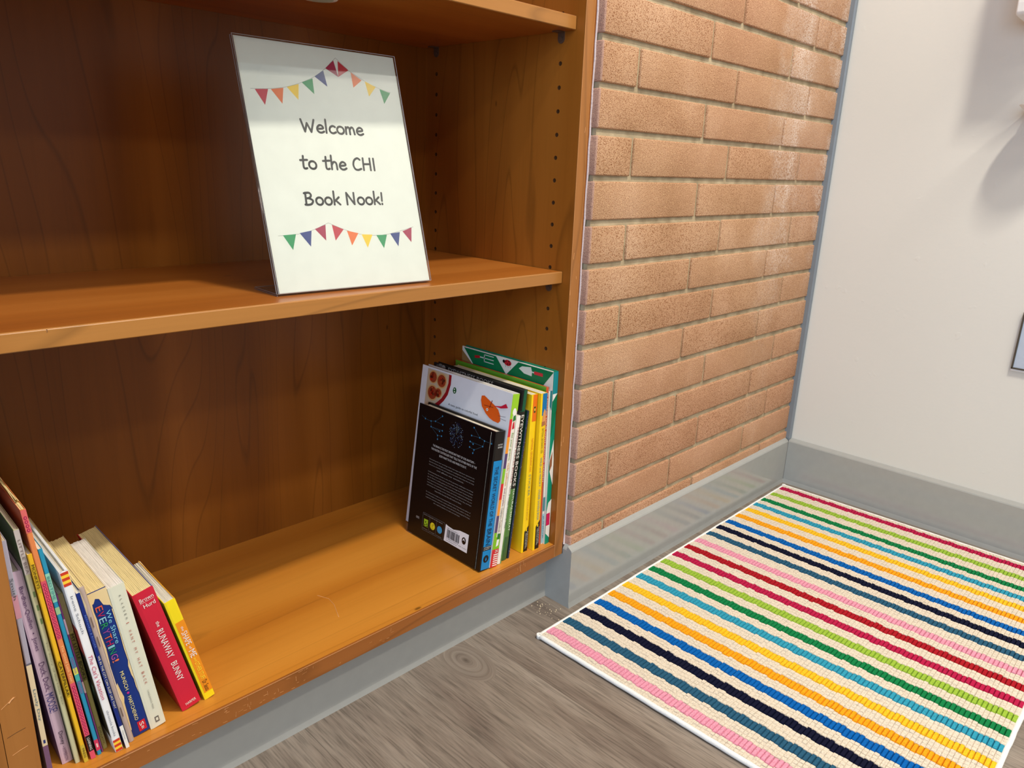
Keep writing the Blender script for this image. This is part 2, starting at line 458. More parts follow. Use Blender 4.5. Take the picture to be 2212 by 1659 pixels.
def bookcase(x0, x1, label, has_filler, left_t, right_t, detail):
    cx = (x0 + x1) / 2
    e = empty('bookcase', (cx, 0.0, 0.0)); tag(e, label, 'bookcase')
    ix0, ix1 = x0 + left_t, x1 - right_t - (0.0084 if has_filler else 0)
    lp = MB(); lp.box(x0 - cx, ix0 - cx, 0.0004, 0.36, 0.0982, 1.62, wood_v)
    lp.box(x0 - cx, ix0 - cx, -0.0002, 0.0004, 0.0982, 1.62, wood_stile)
    if detail:
        for (xa, za), (xb, zb), w_, m_ in (((-.2795, .2005), (-.2645, .2035), .0003, scar_dark), ((-.2800, .2325), (-.2680, .2400), .0004, scratch_m), ((-.2780, .1800), (-.2650, .1835), .0004, scratch_m), ((-.2735, .2360), (-.2690, .2400), .0012, scratch_m)):
            lp.tube([(xa - cx, -0.0003, za), ((xa + xb) / 2 - cx, -0.0003, (za + zb) / 2 + .0004), (xb - cx, -0.0003, zb)], w_ * 0.6, m_, 5)
    lp.build('side_panel', e)
    if detail:
        holes_panel(ix1, ix1 + right_t, e, cx, 'side_panel', wood_v, -1)
        st = MB(); st.box(ix1 - cx, ix1 + right_t - cx, -0.0010, -0.0001, 0.0982, 1.62, wood_stile)
        for k in range(9):
            z = random.uniform(.15, .8); xx = ix1 + random.uniform(0.001, right_t) - cx
            st.tube([(xx, -0.0011, z), (xx + random.uniform(-.001, .001), -0.0011, z + random.uniform(.004, .012))], 0.00022, scratch_m, 4)
        for sx in (0.0006, right_t - 0.0004):
            st.box(ix1 + sx - 0.0002 - cx, ix1 + sx + 0.0002 - cx, -0.00115, -0.0009, 0.0982, 1.62, scratch_m)
        st.build('edge_band', e)
        fl = MB(); fl.box(ix1 + right_t - cx, ix1 + right_t + 0.0063 - cx, 0.0016, 0.03, 0.1165, 1.62, wood_filler)
        fl.build('filler_strip', e)
    else:
        rp = MB(); rp.box(ix1 - cx, ix1 + right_t - cx, 0.0, 0.36, 0.0982, 1.62, wood_stile); rp.build('side_panel', e)
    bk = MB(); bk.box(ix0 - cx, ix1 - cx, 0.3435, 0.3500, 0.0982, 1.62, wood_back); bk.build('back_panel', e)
    # fixed bottom
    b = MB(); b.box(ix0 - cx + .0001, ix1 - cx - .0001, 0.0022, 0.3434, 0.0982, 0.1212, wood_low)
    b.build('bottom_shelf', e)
    bb = MB(); bb.prism([(0.0021, 0.0982), (-0.0010, 0.0982), (-0.0010, 0.1204), (-0.0003, 0.1211), (0.0021, 0.1212)], 'x', ix0 - cx + .0001, ix1 - cx - .0001, wood_edge_low)
    if detail:
        bb.tube([(ix0 - cx, -0.0009, 0.1208), (ix1 - cx, -0.0009, 0.1208)], 0.0003, scratch_m, 5)
        rs = random.Random(3)
        def marks(xa, xb, n, lmax, vert):
            for _ in range(n):
                x = rs.uniform(xa, xb); z = rs.uniform(.100, .1195); l = rs.uniform(.002, lmax)
                dx, dz = (rs.uniform(-.001, .001), l) if rs.random() < vert else (l, rs.uniform(-.0008, .0008))
                z2 = min(max(z + dz, .0985), .1205)
                bb.tube([(x - cx, -0.00105, z), (x + dx * .5 - cx, -0.00105, (z + z2) / 2 + rs.uniform(-.0004, .0004)), (x + dx - cx, -0.00105, z2)], rs.uniform(.00007, .0002), scratch_m, 4)
        marks(-.085, .03, 30, .007, .45); marks(.03, .36, 10, .006, .4); marks(-.25, -.09, 8, .01, .2); marks(.36, .47, 7, .008, .5)
        bb.tube([(.4045 - cx, -.00105, .1195), (.4050 - cx, -.00105, .112), (.4062 - cx, -.00105, .1045), (.409 - cx, -.00105, .1000)], .0006, scratch_m, 5)
    bb.build('bottom_edge_band', e)
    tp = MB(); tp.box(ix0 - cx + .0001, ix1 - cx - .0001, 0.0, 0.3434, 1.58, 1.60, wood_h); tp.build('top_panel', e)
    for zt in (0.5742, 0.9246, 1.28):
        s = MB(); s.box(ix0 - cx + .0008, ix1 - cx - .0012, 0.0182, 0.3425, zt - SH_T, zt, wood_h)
        so = s.build('shelf', e)
        sb = MB(); sb.prism([(0.0181, zt - SH_T), (0.0154, zt - SH_T), (0.0146, zt - SH_T + .0008), (0.0146, zt - .0012), (0.0152, zt - .0003), (0.0160, zt), (0.0181, zt)], 'x', ix0 - cx + .0008, ix1 - cx - .0012, wood_edge)
        sb.tube([(ix0 - cx + .001, 0.0151, zt - 0.0004), (ix1 - cx - .0014, 0.0151, zt - 0.0004)], 0.0003, scratch_m, 5)
        if detail and zt < .6:
            sb.tube([(-.197 - cx, 0.0148, zt - .0004), (-.197 - cx, 0.0146, zt - .003)], 0.0005, scratch_m, 5)
        sb.build('shelf_edge_band', so)
        if detail:
            for y in (0.0409, 0.3150):
                support(e, ix1 - cx, y, zt - SH_T, 1); support(e, ix0 - cx, y, zt - SH_T, -1)
    if detail:
        ln = MB(); 
        ln.tube([(.1185 - cx, .128, .12122), (.126 - cx, .110, .12122), (.1235 - cx, .092, .12122), (.1165 - cx, .074, .12122), (.1120 - cx, .062, .12122)], 0.00035, scratch_m, 5)
        ln.build('long_scratch', e)
    return e
bookcase(-0.2825, XL - 0.0001, 'built-in cherry wood bookcase with two rows of books on its bottom shelf', True, 0.0250, 0.0195, True)
bookcase(-1.0500, -0.2830, 'neighbouring bookcase at the photo\'s lower left corner, only its pale front edge showing', False, 0.0195, 0.0195, False)

# puck fitting under the upper shelf, cut by the top of the photo
e = empty('puck_fitting', (0.1500, 0.1200, 0.9070)); tag(e, 'small pale round fitting under the upper shelf, cut off by the photo top', 'fitting')
m = MB(); m.cyl((0, 0, -0.0002), (0, 0, -1), 0.024, 0.0045, mat('puck_white', (226, 214, 208), 0.35), 36, r2=0.0205); m.build('housing', e)
m = MB(); m.cyl((0, 0, -0.0047), (0, 0, -1), 0.016, 0.0008, mat('puck_lens', (196, 206, 190), 0.2), 30); m.build('lens', e)

# ------------------------------------------------------------------ welcome sign
sx = Vector((0.9989, -0.0468, 0.0)); yaw = math.atan2(sx.y, sx.x); tilt = math.radians(16.5)
SW, SHH = 0.2115, 0.2872
sign = empty('welcome_sign', (0.0403, 0.0494, 0.5742), (0, 0, yaw))
tag(sign, 'slanted clear acrylic welcome sign with printed bunting standing on the middle shelf', 'sign')
acr = NT('clear_acrylic'); acr.N.remove(acr.p)
_tr = acr.N.new('ShaderNodeBsdfTransparent'); _tr.inputs[0].default_value = (0.955, 0.965, 0.965, 1)
_gl = acr.N.new('ShaderNodeBsdfGlossy'); _gl.inputs['Roughness'].default_value = 0.02
_lw = acr.N.new('ShaderNodeLayerWeight'); _lw.inputs[0].default_value = 0.5
_fc = acr.math('POWER', _lw.outputs['Facing'], 4.0); _fo = acr.math('MULTIPLY_ADD', _fc, 0.5, 0.06)
_mx = acr.N.new('ShaderNodeMixShader'); acr.link(_fo, _mx.inputs[0]); acr.link(_tr.outputs[0], _mx.inputs[1]); acr.link(_gl.outputs[0], _mx.inputs[2])
acr.link(_mx.outputs[0], acr.N['Material Output'].inputs[0]); acr_m = acr.m
upv = Vector((0, math.sin(tilt), math.cos(tilt))); nv = Vector((0, -math.cos(tilt), math.sin(tilt)))   # nv points to the room
def SP(u, v, n=0.0): return Vector((u, 0, 0)) + upv * v + nv * n + Vector((0, 0, 0.0026))
def slab(m, u0, u1, v0, v1, n0, n1, mt):
    m.add([SP(u, v, n) for u in (u0, u1) for v in (v0, v1) for n in (n0, n1)], [(0, 1, 3, 2), (4, 6, 7, 5), (0, 4, 5, 1), (2, 3, 7, 6), (0, 2, 6, 4), (1, 5, 7, 3)], mt)
m = MB(); slab(m, 0, SW, -0.0005, SHH, 0.0006, 0.0022, acr_m); m.build('front_pane', sign, bevel=0.0003)
m = MB(); slab(m, 0, SW, -0.0005, SHH, -0.0026, -0.0006, acr_m); m.build('rear_pane', sign, bevel=0.0003)
m = MB()
m.box(0, SW, 0.0006, 0.060, 0.0002, 0.0024, acr_m)
m.build('foot', sign)
edge_m = mat('acrylic_cut_edge', (176, 172, 176), 0.25, 0.6)
m = MB(); e_r = 0.00045
m.tube([(0, 0.001, .0024), (0, .060, .0024), (SW, .060, .0024), (SW, 0.001, .0024)], e_r, edge_m, 6); m.tube([(0, 0.001, .0006), (0, .060, .0006)], e_r, edge_m, 6)
for n_ in (.0022, -.0026):
    m.tube([SP(0, 0, n_), SP(0, SHH, n_), SP(SW, SHH, n_), SP(SW, 0, n_)], e_r, edge_m, 6)
m.tube([SP(0, 0, .0022), SP(SW, 0, .0022)], e_r, edge_m, 6)
m.build('polished_edge', sign)
m = MB(); paper_m = mat('printer_paper', (234, 236, 226), 0.6)
slab(m, 0.0022, SW - 0.0012, 0.0008, SHH - 0.0012, -0.0002, 0.0002, paper_m)
PEN = [((.0165, .2289), (.0323, .2303), (.0254, .2120), 'r'), ((.0357, .2306), (.0513, .2334), (.0467, .2150), 'o'), ((.0557, .2348), (.0713, .2397), (.0676, .2211), 'y'),
       ((.0759, .2419), (.0905, .2481), (.0895, .2295), 'g'), ((.0937, .2506), (.1066, .2589), (.1086, .2400), 'b'), ((.1099, .2619), (.1226, .2725), (.1257, .2533), 'c'),
       ((.1285, .2727), (.1413, .2628), (.1257, .2533), 'r'), ((.1440, .2610), (.1579, .2524), (.1444, .2423), 'o'), ((.1622, .2518), (.1769, .2461), (.1649, .2335), 'y'), ((.1821, .2440), (.1973, .2404), (.1857, .2260), 'g'),
       ((.0187, .0657), (.0348, .0665), (.0279, .0485), 'g'), ((.0396, .0675), (.0550, .0700), (.0508, .0514), 'b'), ((.0595, .0716), (.0741, .0763), (.0716, .0576), 'c'),
       ((.0825, .0761), (.0971, .0701), (.0840, .0571), 'r'), ((.1013, .0685), (.1164, .0649), (.1050, .0504), 'o'), ((.1207, .0634), (.1359, .0625), (.1262, .0468), 'y'),
       ((.1413, .0618), (.1568, .0617), (.1494, .0451), 'g'), ((.1619, .0630), (.1767, .0643), (.1711, .0464), 'b'), ((.1809, .0653), (.1957, .0697), (.1919, .0509), 'c')]
PC = {'r': P(196, 42, 62), 'o': P(236, 112, 40), 'y': P(246, 204, 36), 'g': P(26, 150, 88), 'b': P(34, 56, 130), 'c': P(168, 24, 74)}
for a, b, c, k in PEN: flat_poly(m, (a, b, c), lambda u, v: SP(u, v, 0.00028), PC[k])
def ribbon(m, pts, w, mt, n):
    """flat stroke with round ends on the sheet"""
    pts = [Vector(p) for p in pts]
    for a, b in zip(pts[:-1], pts[1:]):
        d = b - a
        if d.length < 1e-7: continue
        q = Vector((-d.y, d.x)).normalized() * w / 2
        m.add([SP(p.x, p.y, n) for p in (a + q, a - q, b - q, b + q)], [(0, 1, 2, 3)], mt)
    if w > 0.0006:
        for p in pts: m.add([SP(p.x + w / 2 * math.cos(t), p.y + w / 2 * math.sin(t), n + 0.00003) for t in [k * math.pi / 5 for k in range(10)]], [tuple(range(10))], mt)
def smooth(pts, k=5):
    if len(pts) < 3: return pts
    q = [pts[0]] + list(pts) + [pts[-1]]; out = []
    for i in range(1, len(q) - 2):
        for j in range(k):
            t = j / k; r = []
            for c in (0, 1):
                p0, p1, p2, p3 = q[i - 1][c], q[i][c], q[i + 1][c], q[i + 2][c]
                r.append(.5 * (2 * p1 + (p2 - p0) * t + (2 * p0 - 5 * p1 + 4 * p2 - p3) * t * t + (3 * p1 - p0 - 3 * p2 + p3) * t ** 3))
            out.append(tuple(r))
    out.append(pts[-1]); return out
ribbon(m, smooth([(.0115, .229), (.0341, .2309), (.0557, .235), (.0766, .2424), (.0937, .2506), (.1093, .2612)]) + [(.1261, .276), (.1413, .2628)] + smooth([(.1413, .2628), (.1622, .2518), (.1822, .2445), (.1983, .2411)]), 0.0003, P(90, 88, 86), 0.00024)
ribbon(m, smooth([(.0128, .0653), (.0341, .0661), (.0554, .07), (.0783, .0784)]) + smooth([(.0783, .0784), (.0976, .0701), (.1202, .0634), (.142, .0615), (.1627, .063), (.1986, .0703)]), 0.0003, P(90, 88, 86), 0.00024)
oval = [(.3 + .26 * math.cos(t), .3 + .31 * math.sin(t)) for t in [math.pi * .6 + k * math.pi / 5 for k in range(11)]]
GL = {'W': (1.08, [[(0, 1), (.2, 0), (.42, .72), (.66, 0), (.96, 1.02)]], False), 'e': (.66, [[(.1, .30), (.48, .36), (.46, .54), (.28, .62), (.09, .45), (.05, .2), (.18, .02), (.36, 0), (.54, .1)]], True),
      'l': (.28, [[(.1, 1.12), (.05, 0)]], False), 'c': (.58, [[(.48, .54), (.32, .62), (.12, .5), (.04, .26), (.12, .06), (.3, 0), (.5, .1)]], True),
      'o': (.68, [oval], True), 'm': (.86, [[(.06, .6), (.03, 0)], [(.05, .4), (.2, .6), (.33, .5), (.34, 0)], [(.34, .38), (.5, .6), (.64, .5), (.70, .02)]], True),
      't': (.55, [[(.24, 1), (.18, .16), (.28, 0), (.42, .04)], [(0, .66), (.5, .70)]], True), 'h': (.62, [[(.1, 1.12), (.04, 0)], [(.06, .34), (.24, .6), (.42, .5), (.44, 0)]], True),
      'C': (.78, [[(.6, .86), (.42, .98), (.16, .8), (.04, .42), (.14, .08), (.36, 0), (.62, .1)]], True), 'H': (.82, [[(.08, 1), (.04, 0)], [(.62, 1), (.60, 0)], [(.06, .5), (.6, .52)]], False),
      'I': (.26, [[(.1, 1), (.08, 0)]], False), 'B': (.78, [[(.1, 1), (.06, 0)], [(.0, .96), (.36, 1.0), (.5, .8), (.36, .58), (.1, .53)], [(.3, .55), (.58, .36), (.46, .08), (.2, 0), (-.02, .02)]], True),
      'k': (.60, [[(.1, 1.12), (.05, 0)], [(.46, .62), (.1, .28)], [(.2, .34), (.5, 0)]], False), 'N': (.88, [[(.05, 0), (.08, 1), (.62, .02), (.66, 1.0)]], False),
      '!': (.3, [[(.14, 1), (.1, .3)], [(.09, .05), (.09, .0)]], False), ' ': (.42, [], False)}
def handline(m, st, u0, u1, v, cap):
    adv = sum(GL[c][0] for c in st); k = (u1 - u0) / (adv - .08); x = 0
    for c in st:
        a, strokes, sm = GL[c]
        for s_ in strokes:
            pts = smooth(s_) if sm else s_
            ribbon(m, [(u0 + (x + p[0]) * k, v + p[1] * cap) for p in pts], 0.0026, P(18, 18, 22), 0.0003)
        x += a
handline(m, 'Welcome', .0655, .1480, .1848, .0140)
handline(m, 'to the CHI', .0562, .1565, .1418, .0145)
handline(m, 'Book Nook!', .0535, .1600, .0998, .0140)
m.build('printed_sheet', sign)

# ------------------------------------------------------------------ books
Z0 = 0.1213
def leaves(m, u0, u1, v0, v1, h0, h1, n, mt, jit=0.0012, flare=0.0, seed=1):
    """page block as n leaves, slightly uneven, fanning apart towards the fore-edge by flare"""
    r = random.Random(seed); w = (u1 - u0) / n
    for i in range(n):
        a, b = u0 + i * w + w * .04, u0 + (i + 1) * w - w * .04
        s = ((i + .5) / n - .5) * 2; fo = s * flare
        vb = v1 - r.uniform(0, jit); zt = h1 - r.uniform(0, jit * .6); lean = fo + r.uniform(-.25, .25) * flare * .5
        vs = []
        for (vv, k) in ((v0, 0), (v0 + (vb - v0) * .5, .35), (vb, 1)):
            for uu in (a, b):
                for zz in (h0, zt): vs.append((uu + lean * k, vv, zz))
        fs = [(0, 1, 3, 2), (8, 10, 11, 9)]
        for q in (0, 4): fs += [(q, q + 4, q + 5, q + 1), (q + 2, q + 3, q + 7, q + 6), (q + 1, q + 5, q + 7, q + 3), (q, q + 2, q + 6, q + 4)]
        m.add(vs, fs, mt)
class Book:
    def __init__(s, name, label, x, y, lean, t, h, d, spine, left=None, right=None, pages=pg_white, kind='paper', n=None, side='L', flare=0.0, group=None, seed=1, round_=0.0):
        """x,y: front lower corner resting on the shelf; lean in degrees, positive tips the top to the right"""
        s.t, s.h, s.d = t, h, d; s.k = 0
        s.e = empty(name, (x, y, Z0), (0, math.radians(lean), 0)); tag(s.e, label, 'book', group or ('books leaning at the left end of the bottom shelf' if side == 'L' else 'books standing at the right end of the bottom shelf'))
        s.o = 0.0 if side == 'L' else -t
        left = left or spine; right = right or spine
        bt = {'hard': .0022, 'paper': .0004, 'board': .0009}[kind]; inset = {'hard': .003, 'paper': .0004, 'board': .0006}[kind]
        s.bt = bt
        c = MB(); u = lambda q: q + s.o; s.u = u
        c.box(u(0), u(bt), 0.0006, d, 0, h, left)
        c.box(u(t - bt), u(t), 0.0006, d, 0, h, right)
        # spine, gently rounded when asked
        k = 6; pr = []
        for i in range(k + 1):
            q = i / k; pr.append((u(q * t), (0.0 if round_ else 0.0006 * (abs(2 * q - 1) > .99)) + round_ * (2 * q - 1) ** 2))
        sp_t = 0.0012 if kind != 'paper' else 0.0006
        out = pr + [(u(t - bt * .5), sp_t + round_ + .0006), (u(bt * .5), sp_t + round_ + .0006)]
        c.prism([(a, b) for a, b in out], 'z', 0, h, spine)
        s.c = c; s.round = round_
        p = MB(); n = n or max(3, int((t - 2 * bt) / .0011))
        leaves(p, u(bt + .0001), u(t - bt - .0001), 0.0022 + round_, d - inset, inset, h - inset, n, pages, .0012 if kind != 'board' else .0006, flare, seed)
        s.p = p
    def nx(s, off): s.k += 1; return off + s.k * 3e-6
    def S(s, a, w, off=0.0002):                      # spine coordinates -> local; a 0..1 across
        return Vector((s.u(a * s.t), -off + s.round * (2 * a - 1) ** 2, w))
    def band(s, w0, w1, m, a0=0.0, a1=1.0, off=0.0002):
        off = s.nx(off)
        n = 6 if s.round else 1
        for i in range(n):
            p, q = a0 + (a1 - a0) * i / n, a0 + (a1 - a0) * (i + 1) / n
            s.c.add([s.S(p, w0, off), s.S(q, w0, off), s.S(q, w1, off), s.S(p, w1, off)], [(0, 1, 2, 3)], m)
    def down(s, st, w_top, length, m, a=0.5, hgt=0.5, off=0.0004, slant=0.0):
        """title reading down the spine, tops to the right; a = centre across, hgt = share of the thickness"""
        H = hgt * s.t; off = s.nx(off) + .0003
        o = Vector((s.u(a * s.t) - H / 2, -off, w_top))
        put_text(s.c, st, o, (0, 0, -1), (1, 0, 0), length, H, m, slant)
    def across(s, st, w, m, a0=.15, a1=.85, hgt=.005, off=0.0004):
        off = s.nx(off) + .0003
        put_text(s.c, st, (s.u(a0 * s.t), -off, w), (1, 0, 0), (0, 0, 1), (a1 - a0) * s.t, hgt, m)
    def poly(s, pts, m, off=0.0003):
        off = s.nx(off)
        s.c.add([s.S(a, w, off) for a, w in pts], [tuple(range(len(pts)))], m)
    def L(s, v, w, off=0.0002): return Vector((s.u(-off), v, w))     # left cover; v from spine to fore-edge
    def lpoly(s, pts, m, off=0.0002):
        off = s.nx(off); s.c.add([s.L(v, w, off) for v, w in pts], [tuple(range(len(pts)))], m)
    def ltext(s, st, v, w, length, hgt, m, off=0.0004): put_text(s.c, st, s.L(v, w, off), (0, -1, 0), (0, 0, 1), length, hgt, m)
    def lline(s, a, b, wd, m, off=0.0003):
        a = Vector(a); b = Vector(b); d = b - a; q = Vector((-d.y, d.x)).normalized() * wd / 2
        s.c.add([s.L(p.x, p.y, off) for p in (a + q, a - q, b - q, b + q)], [(0, 1, 2, 3)], m)
    def ldisc(s, v, w, r, m, off=0.00035, ry=None, n=16):
        ry = ry or r
        s.c.add([s.L(v + r * math.cos(t), w + ry * math.sin(t), off) for t in [2 * math.pi * k / n for k in range(n)]], [tuple(range(n))], m)
    def done(s): s.c.build('cover', s.e); s.p.build('pages', s.e); return s.e

GLf = None
# --- left row, from the side panel rightwards
lav = P(176, 174, 196)
b = Book('picture_book', 'thin lavender, cream and purple spined picture book at the far left against the bookcase side', -.25150, .0098, -1.2, .0044, .2693, .20, lav, left=P(150, 150, 176), pages=pg_grey, seed=2)
b.band(0, .046, P(126, 92, 128)); b.band(.046, .139, P(232, 218, 186)); b.band(.190, .214, P(206, 150, 172)); b.band(.139, .141, P(110, 110, 130))
b.down('Lively Day', .112, .036, P(96, 130, 150), hgt=.62); b.down('Smith', .232, .022, P(84, 96, 104), hgt=.55); b.poly([(.3, .049), (.7, .049), (.7, .053), (.3, .053)], P(40, 60, 130))
b.done()
b = Book('picture_book', 'thick lavender spined book with purple lettering, second from the bookcase\'s left side', -.23565, .0289, -4.0, .0097, .2272, .21, P(216, 190, 214), left=P(120, 84, 128), kind='hard', seed=3)
b.down('Bardhan-Quallen  •  Jones', .2110, .072, P(96, 62, 110), hgt=.46); b.down('Duck, Duck,', .1250, .034, P(96, 62, 110), hgt=.56); b.down('MOOSE!', .0880, .023, P(62, 62, 140), hgt=.7)
b.down('Disney', .0400, .016, P(60, 40, 76), hgt=.50); b.down('• HYPERION', .0215, .018, P(110, 84, 120), hgt=.3)
b.done()
b = Book('picture_book', 'tall thin pale green picture book squeezed between the lavender and mustard spines', -.22557, .0214, -4.0, .0044, .2721, .235, P(206, 208, 172), left=P(70, 104, 50), pages=pg_grey, seed=4)
b.band(.225, .2720, P(206, 200, 202)); b.down('LITTLE BEA', .262, .036, P(140, 128, 130), hgt=.5); b.down('The Story of the Little Bea', .150, .075, P(150, 150, 120), hgt=.34)
for w in (.20, .185, .17): b.band(w, w + .006, P(120, 150, 100), .5, .9)
b.done()
b = Book('picture_book', 'mustard yellow thin spined book between the pale green and the pink patterned ones', -.21866, .0170, -4.5, .0038, .2467, .20, P(240, 190, 40), left=P(226, 176, 40), seed=5)
b.band(.205, .236, P(206, 170, 40)); b.down('MONKEYS', .236, .026, P(70, 56, 20), hgt=.62); b.band(.083, .127, P(196, 160, 30)); b.down('CATERPILLAR', .126, .041, P(44, 38, 20), hgt=.62)
b.band(.0, .022, P(206, 180, 60)); b.down('PRESS', .018, .012, P(80, 70, 30), hgt=.5)
b.done()
b = Book('picture_book', 'tallest leaning book on the left, orange and pink patterned spine with small black block', -.21233, .0171, -5.0, .0045, .2919, .25, P(232, 140, 84), left=P(206, 100, 70), pages=pg_cream, seed=6)
b.band(.268, .2917, P(226, 110, 110)); b.band(.150, .216, P(222, 88, 106)); b.band(.030, .097, P(222, 84, 108)); b.band(.0, .010, P(222, 84, 108)); b.band(.010, .030, P(24, 20, 24))
for w in [.152 + .0042 * k for k in range(15)] + [.032 + .0042 * k for k in range(15)] + [.270 + .0042 * k for k in range(4)]:
    cth = [math.pi * k / 5 for k in range(10)]
    b.poly([(.5 + .30 * math.cos(t), w + .0017 * math.sin(t) + .001) for t in cth], P(176, 30, 90), .0003)
    b.poly([(.5 + .13 * math.cos(t), w + .0008 * math.sin(t) + .001) for t in cth], P(236, 120, 120), .0004)
b.down('The Good Luck Tree', .143, .043, P(248, 206, 140), hgt=.5); b.down('LEARNING', .028, .016, P(226, 226, 220), hgt=.5)
# crumpled upper fore-edge leaves
for k in range(4):
    pts = []
    for i in range(9):
        v = .02 + i * .028; pts.append((b.u(.0008 + k * .0009) + .0007 * math.sin(i * 1.15) * (i / 8), v, .2925 + .0025 * math.sin(i * 1.3 + k)))
    vs = [p for p in pts] + [(p[0], p[1], .280) for p in pts] + [(p[0] + .0006, p[1], p[2]) for p in pts]
    b.p.add(vs, [(i, i + 1, 10 + i, 9 + i) for i in range(8)] + [(i, i + 1, 19 + i, 18 + i) for i in range(8)], pg_cream)
b.done()
b = Book('picture_book', 'sky blue thin spine with mint label between the chequered and purple books', -.20572, .0183, -5.4, .0038, .2485, .20, P(42, 150, 190), left=P(30, 60, 80), seed=7)
b.band(.190, .222, P(150, 214, 190)); b.down('BEDTIME', .219, .026, P(80, 150, 150), hgt=.55); b.band(.176, .184, P(160, 200, 150)); b.band(.080, .125, P(70, 130, 166)); b.band(.104, .112, P(226, 224, 96)); b.band(.096, .104, P(70, 176, 170))
b.down('Ocean Friends', .124, .018, P(150, 110, 170), hgt=.5); b.down('Reader', .095, .014, P(150, 110, 170), hgt=.5); b.band(.006, .020, P(214, 60, 96)); b.band(.010, .015, P(240, 200, 200), .3, .7)
b.done()
b = Book('booklet', 'very thin purple booklet beside the sky blue spine', -.20121, .0201, -5.5, .0015, .1963, .19, P(142, 66, 140), left=P(130, 60, 130), n=2, seed=8)
b.band(.150, .168, P(226, 190, 214)); b.band(.078, .092, P(226, 190, 200)); b.done()
b = Book('picture_book', 'olive green spine with dark capital title, left of the white striped book', -.19902, .0232, -5.6, .0042, .1943, .20, P(168, 160, 96), left=P(146, 132, 90), pages=pg_grey, seed=9, flare=.0008)
b.band(.150, .194, P(150, 136, 92)); b.band(.090, .148, P(120, 112, 52)); b.down('MY LITTLE BOOKS', .147, .055, P(28, 26, 14), hgt=.66); b.down('SCHOLASTIC', .030, .024, P(70, 66, 40), hgt=.5)
b.done()
b = Book('picture_book', 'white spined book with red script title and red-yellow striped spine ends', -.19103, .0095, -6.6, .0074, .2235, .20, P(238, 238, 240), left=P(224, 222, 220), kind='hard', pages=pg_white, n=5, seed=10)
for w0 in (.2075, .0005):
    for k in range(5): b.band(w0 + k * .0031, w0 + (k + 1) * .0031, P(206, 62, 36) if k % 2 == 0 else P(250, 206, 60), 0.05, .95)
b.down('Irene Schoch', .1960, .044, P(110, 116, 130), hgt=.30); b.down("The Cat's Vacation", .1260, .0560, P(196, 64, 96), hgt=.52, slant=.25); b.down('chronicle books', .0550, .034, P(110, 116, 130), hgt=.30)
b.lpoly([(.0, .020), (.19, .010), (.19, .15), (.10, .155), (.0, .130)], P(40, 38, 30)); b.lpoly([(.0, .125), (.03, .13), (.06, .160), (.0, .158)], P(170, 60, 60), .0003); b.lpoly([(.02, .055), (.07, .06), (.06, .09), (.01, .082)], P(110, 140, 106), .0003); b.lpoly([(.04, .1), (.09, .09), (.1, .12), (.05, .13)], P(60, 90, 60), .0003)
b.done()
b = Book('picture_book', 'thin navy blue book with white capital title and white foot, beside the striped one', -.18116, .0088, -7.2, .0034, .1967, .19, P(20, 44, 124), right=P(208, 212, 224), kind='paper', seed=11)
b.band(0, .030, P(236, 234, 228)); b.down('BERNARD & ROGER', .172, .040, P(90, 120, 200), hgt=.45); b.down('WE IN THE CITY CAN SLEEP LIKE THAT', .122, .068, P(226, 220, 190), hgt=.55); b.down('Clarion', .024, .012, P(130, 130, 140), hgt=.4)
b.done()
b = Book('picture_book', 'worn beige-grey spined stapled book without title, beside the torn navy one', -.17634, .0143, -7.5, .0055, .1985, .195, P(190, 172, 166), left=P(60, 72, 100), right=P(214, 190, 150), pages=pg_cream, seed=12, round_=.0012)
for w in (.152, .128, .036): b.c.tube([b.S(.45, w, .0006), b.S(.45, w + .012, .0006)], .0004, metal_m, 5)
b.poly([(.0, .165), (.2, .170), (.35, .178), (.15, .196), (.0, .1985)], P(232, 214, 176), .0005); b.poly([(.8, .06), (1.0, .05), (1.0, .16), (.9, .15), (.86, .1)], P(222, 206, 188), .0005)
b.done()
b = Book('picture_book', 'torn navy spined paperback with rainbow capital letters and a small red logo', -.17045, .0189, -7.5, .0176, .1868, .140, P(18, 50, 128), left=P(222, 200, 160), right=P(226, 204, 168), pages=pg_cream, n=20, seed=13)
cream = P(232, 208, 158)
b.poly([(0, .1867), (1, .1867), (1, .1610), (.93, .1655), (.80, .1668), (.62, .1690), (.50, .1772), (.32, .1790), (.18, .1745), (.10, .1740), (0, .1700)], cream, .0003)
b.poly([(0, .1700), (.10, .1740), (.07, .166), (.11, .155), (.05, .14), (.09, .12), (.03, .10), (0, .10)], cream, .0003)
b.poly([(0, .072), (.08, .075), (.12, .066), (.20, .055), (.12, .048), (.09, .030), (.05, .012), (0, .01)], cream, .0003)
b.poly([(1, .1610), (.95, .1600), (.97, .13), (.94, .11), (.96, .095), (.88, .088), (.90, .076), (.96, .070), (.95, .060), (1, .05)], cream, .0003)
b.down('We Share', .1610, .0410, P(130, 200, 226), a=.735, hgt=.24)
rc = [P(232, 96, 60), P(196, 36, 76), P(150, 206, 226), P(36, 150, 84), P(150, 70, 150), P(232, 110, 60), P(196, 40, 84), P(130, 196, 210), P(30, 150, 90), P(180, 90, 170), P(236, 120, 70)]
w = .1695
for ch, cc in zip('EVERYTHING!', rc):
    L_ = {'I': .0026, '!': .0026}.get(ch, .0058); b.down(ch, w, L_, cc, a=.36, hgt=.36); w -= L_ + .0012
b.down('MUNSCH', .0860, .0245, P(246, 232, 150), a=.46, hgt=.20); b.poly([(.46 + .07 * math.cos(t), .0572 + .0014 * math.sin(t)) for t in [k * .7 for k in range(9)]], P(206, 40, 140)); b.down('MARTCHENKO', .0530, .0330, P(246, 232, 150), a=.46, hgt=.20)
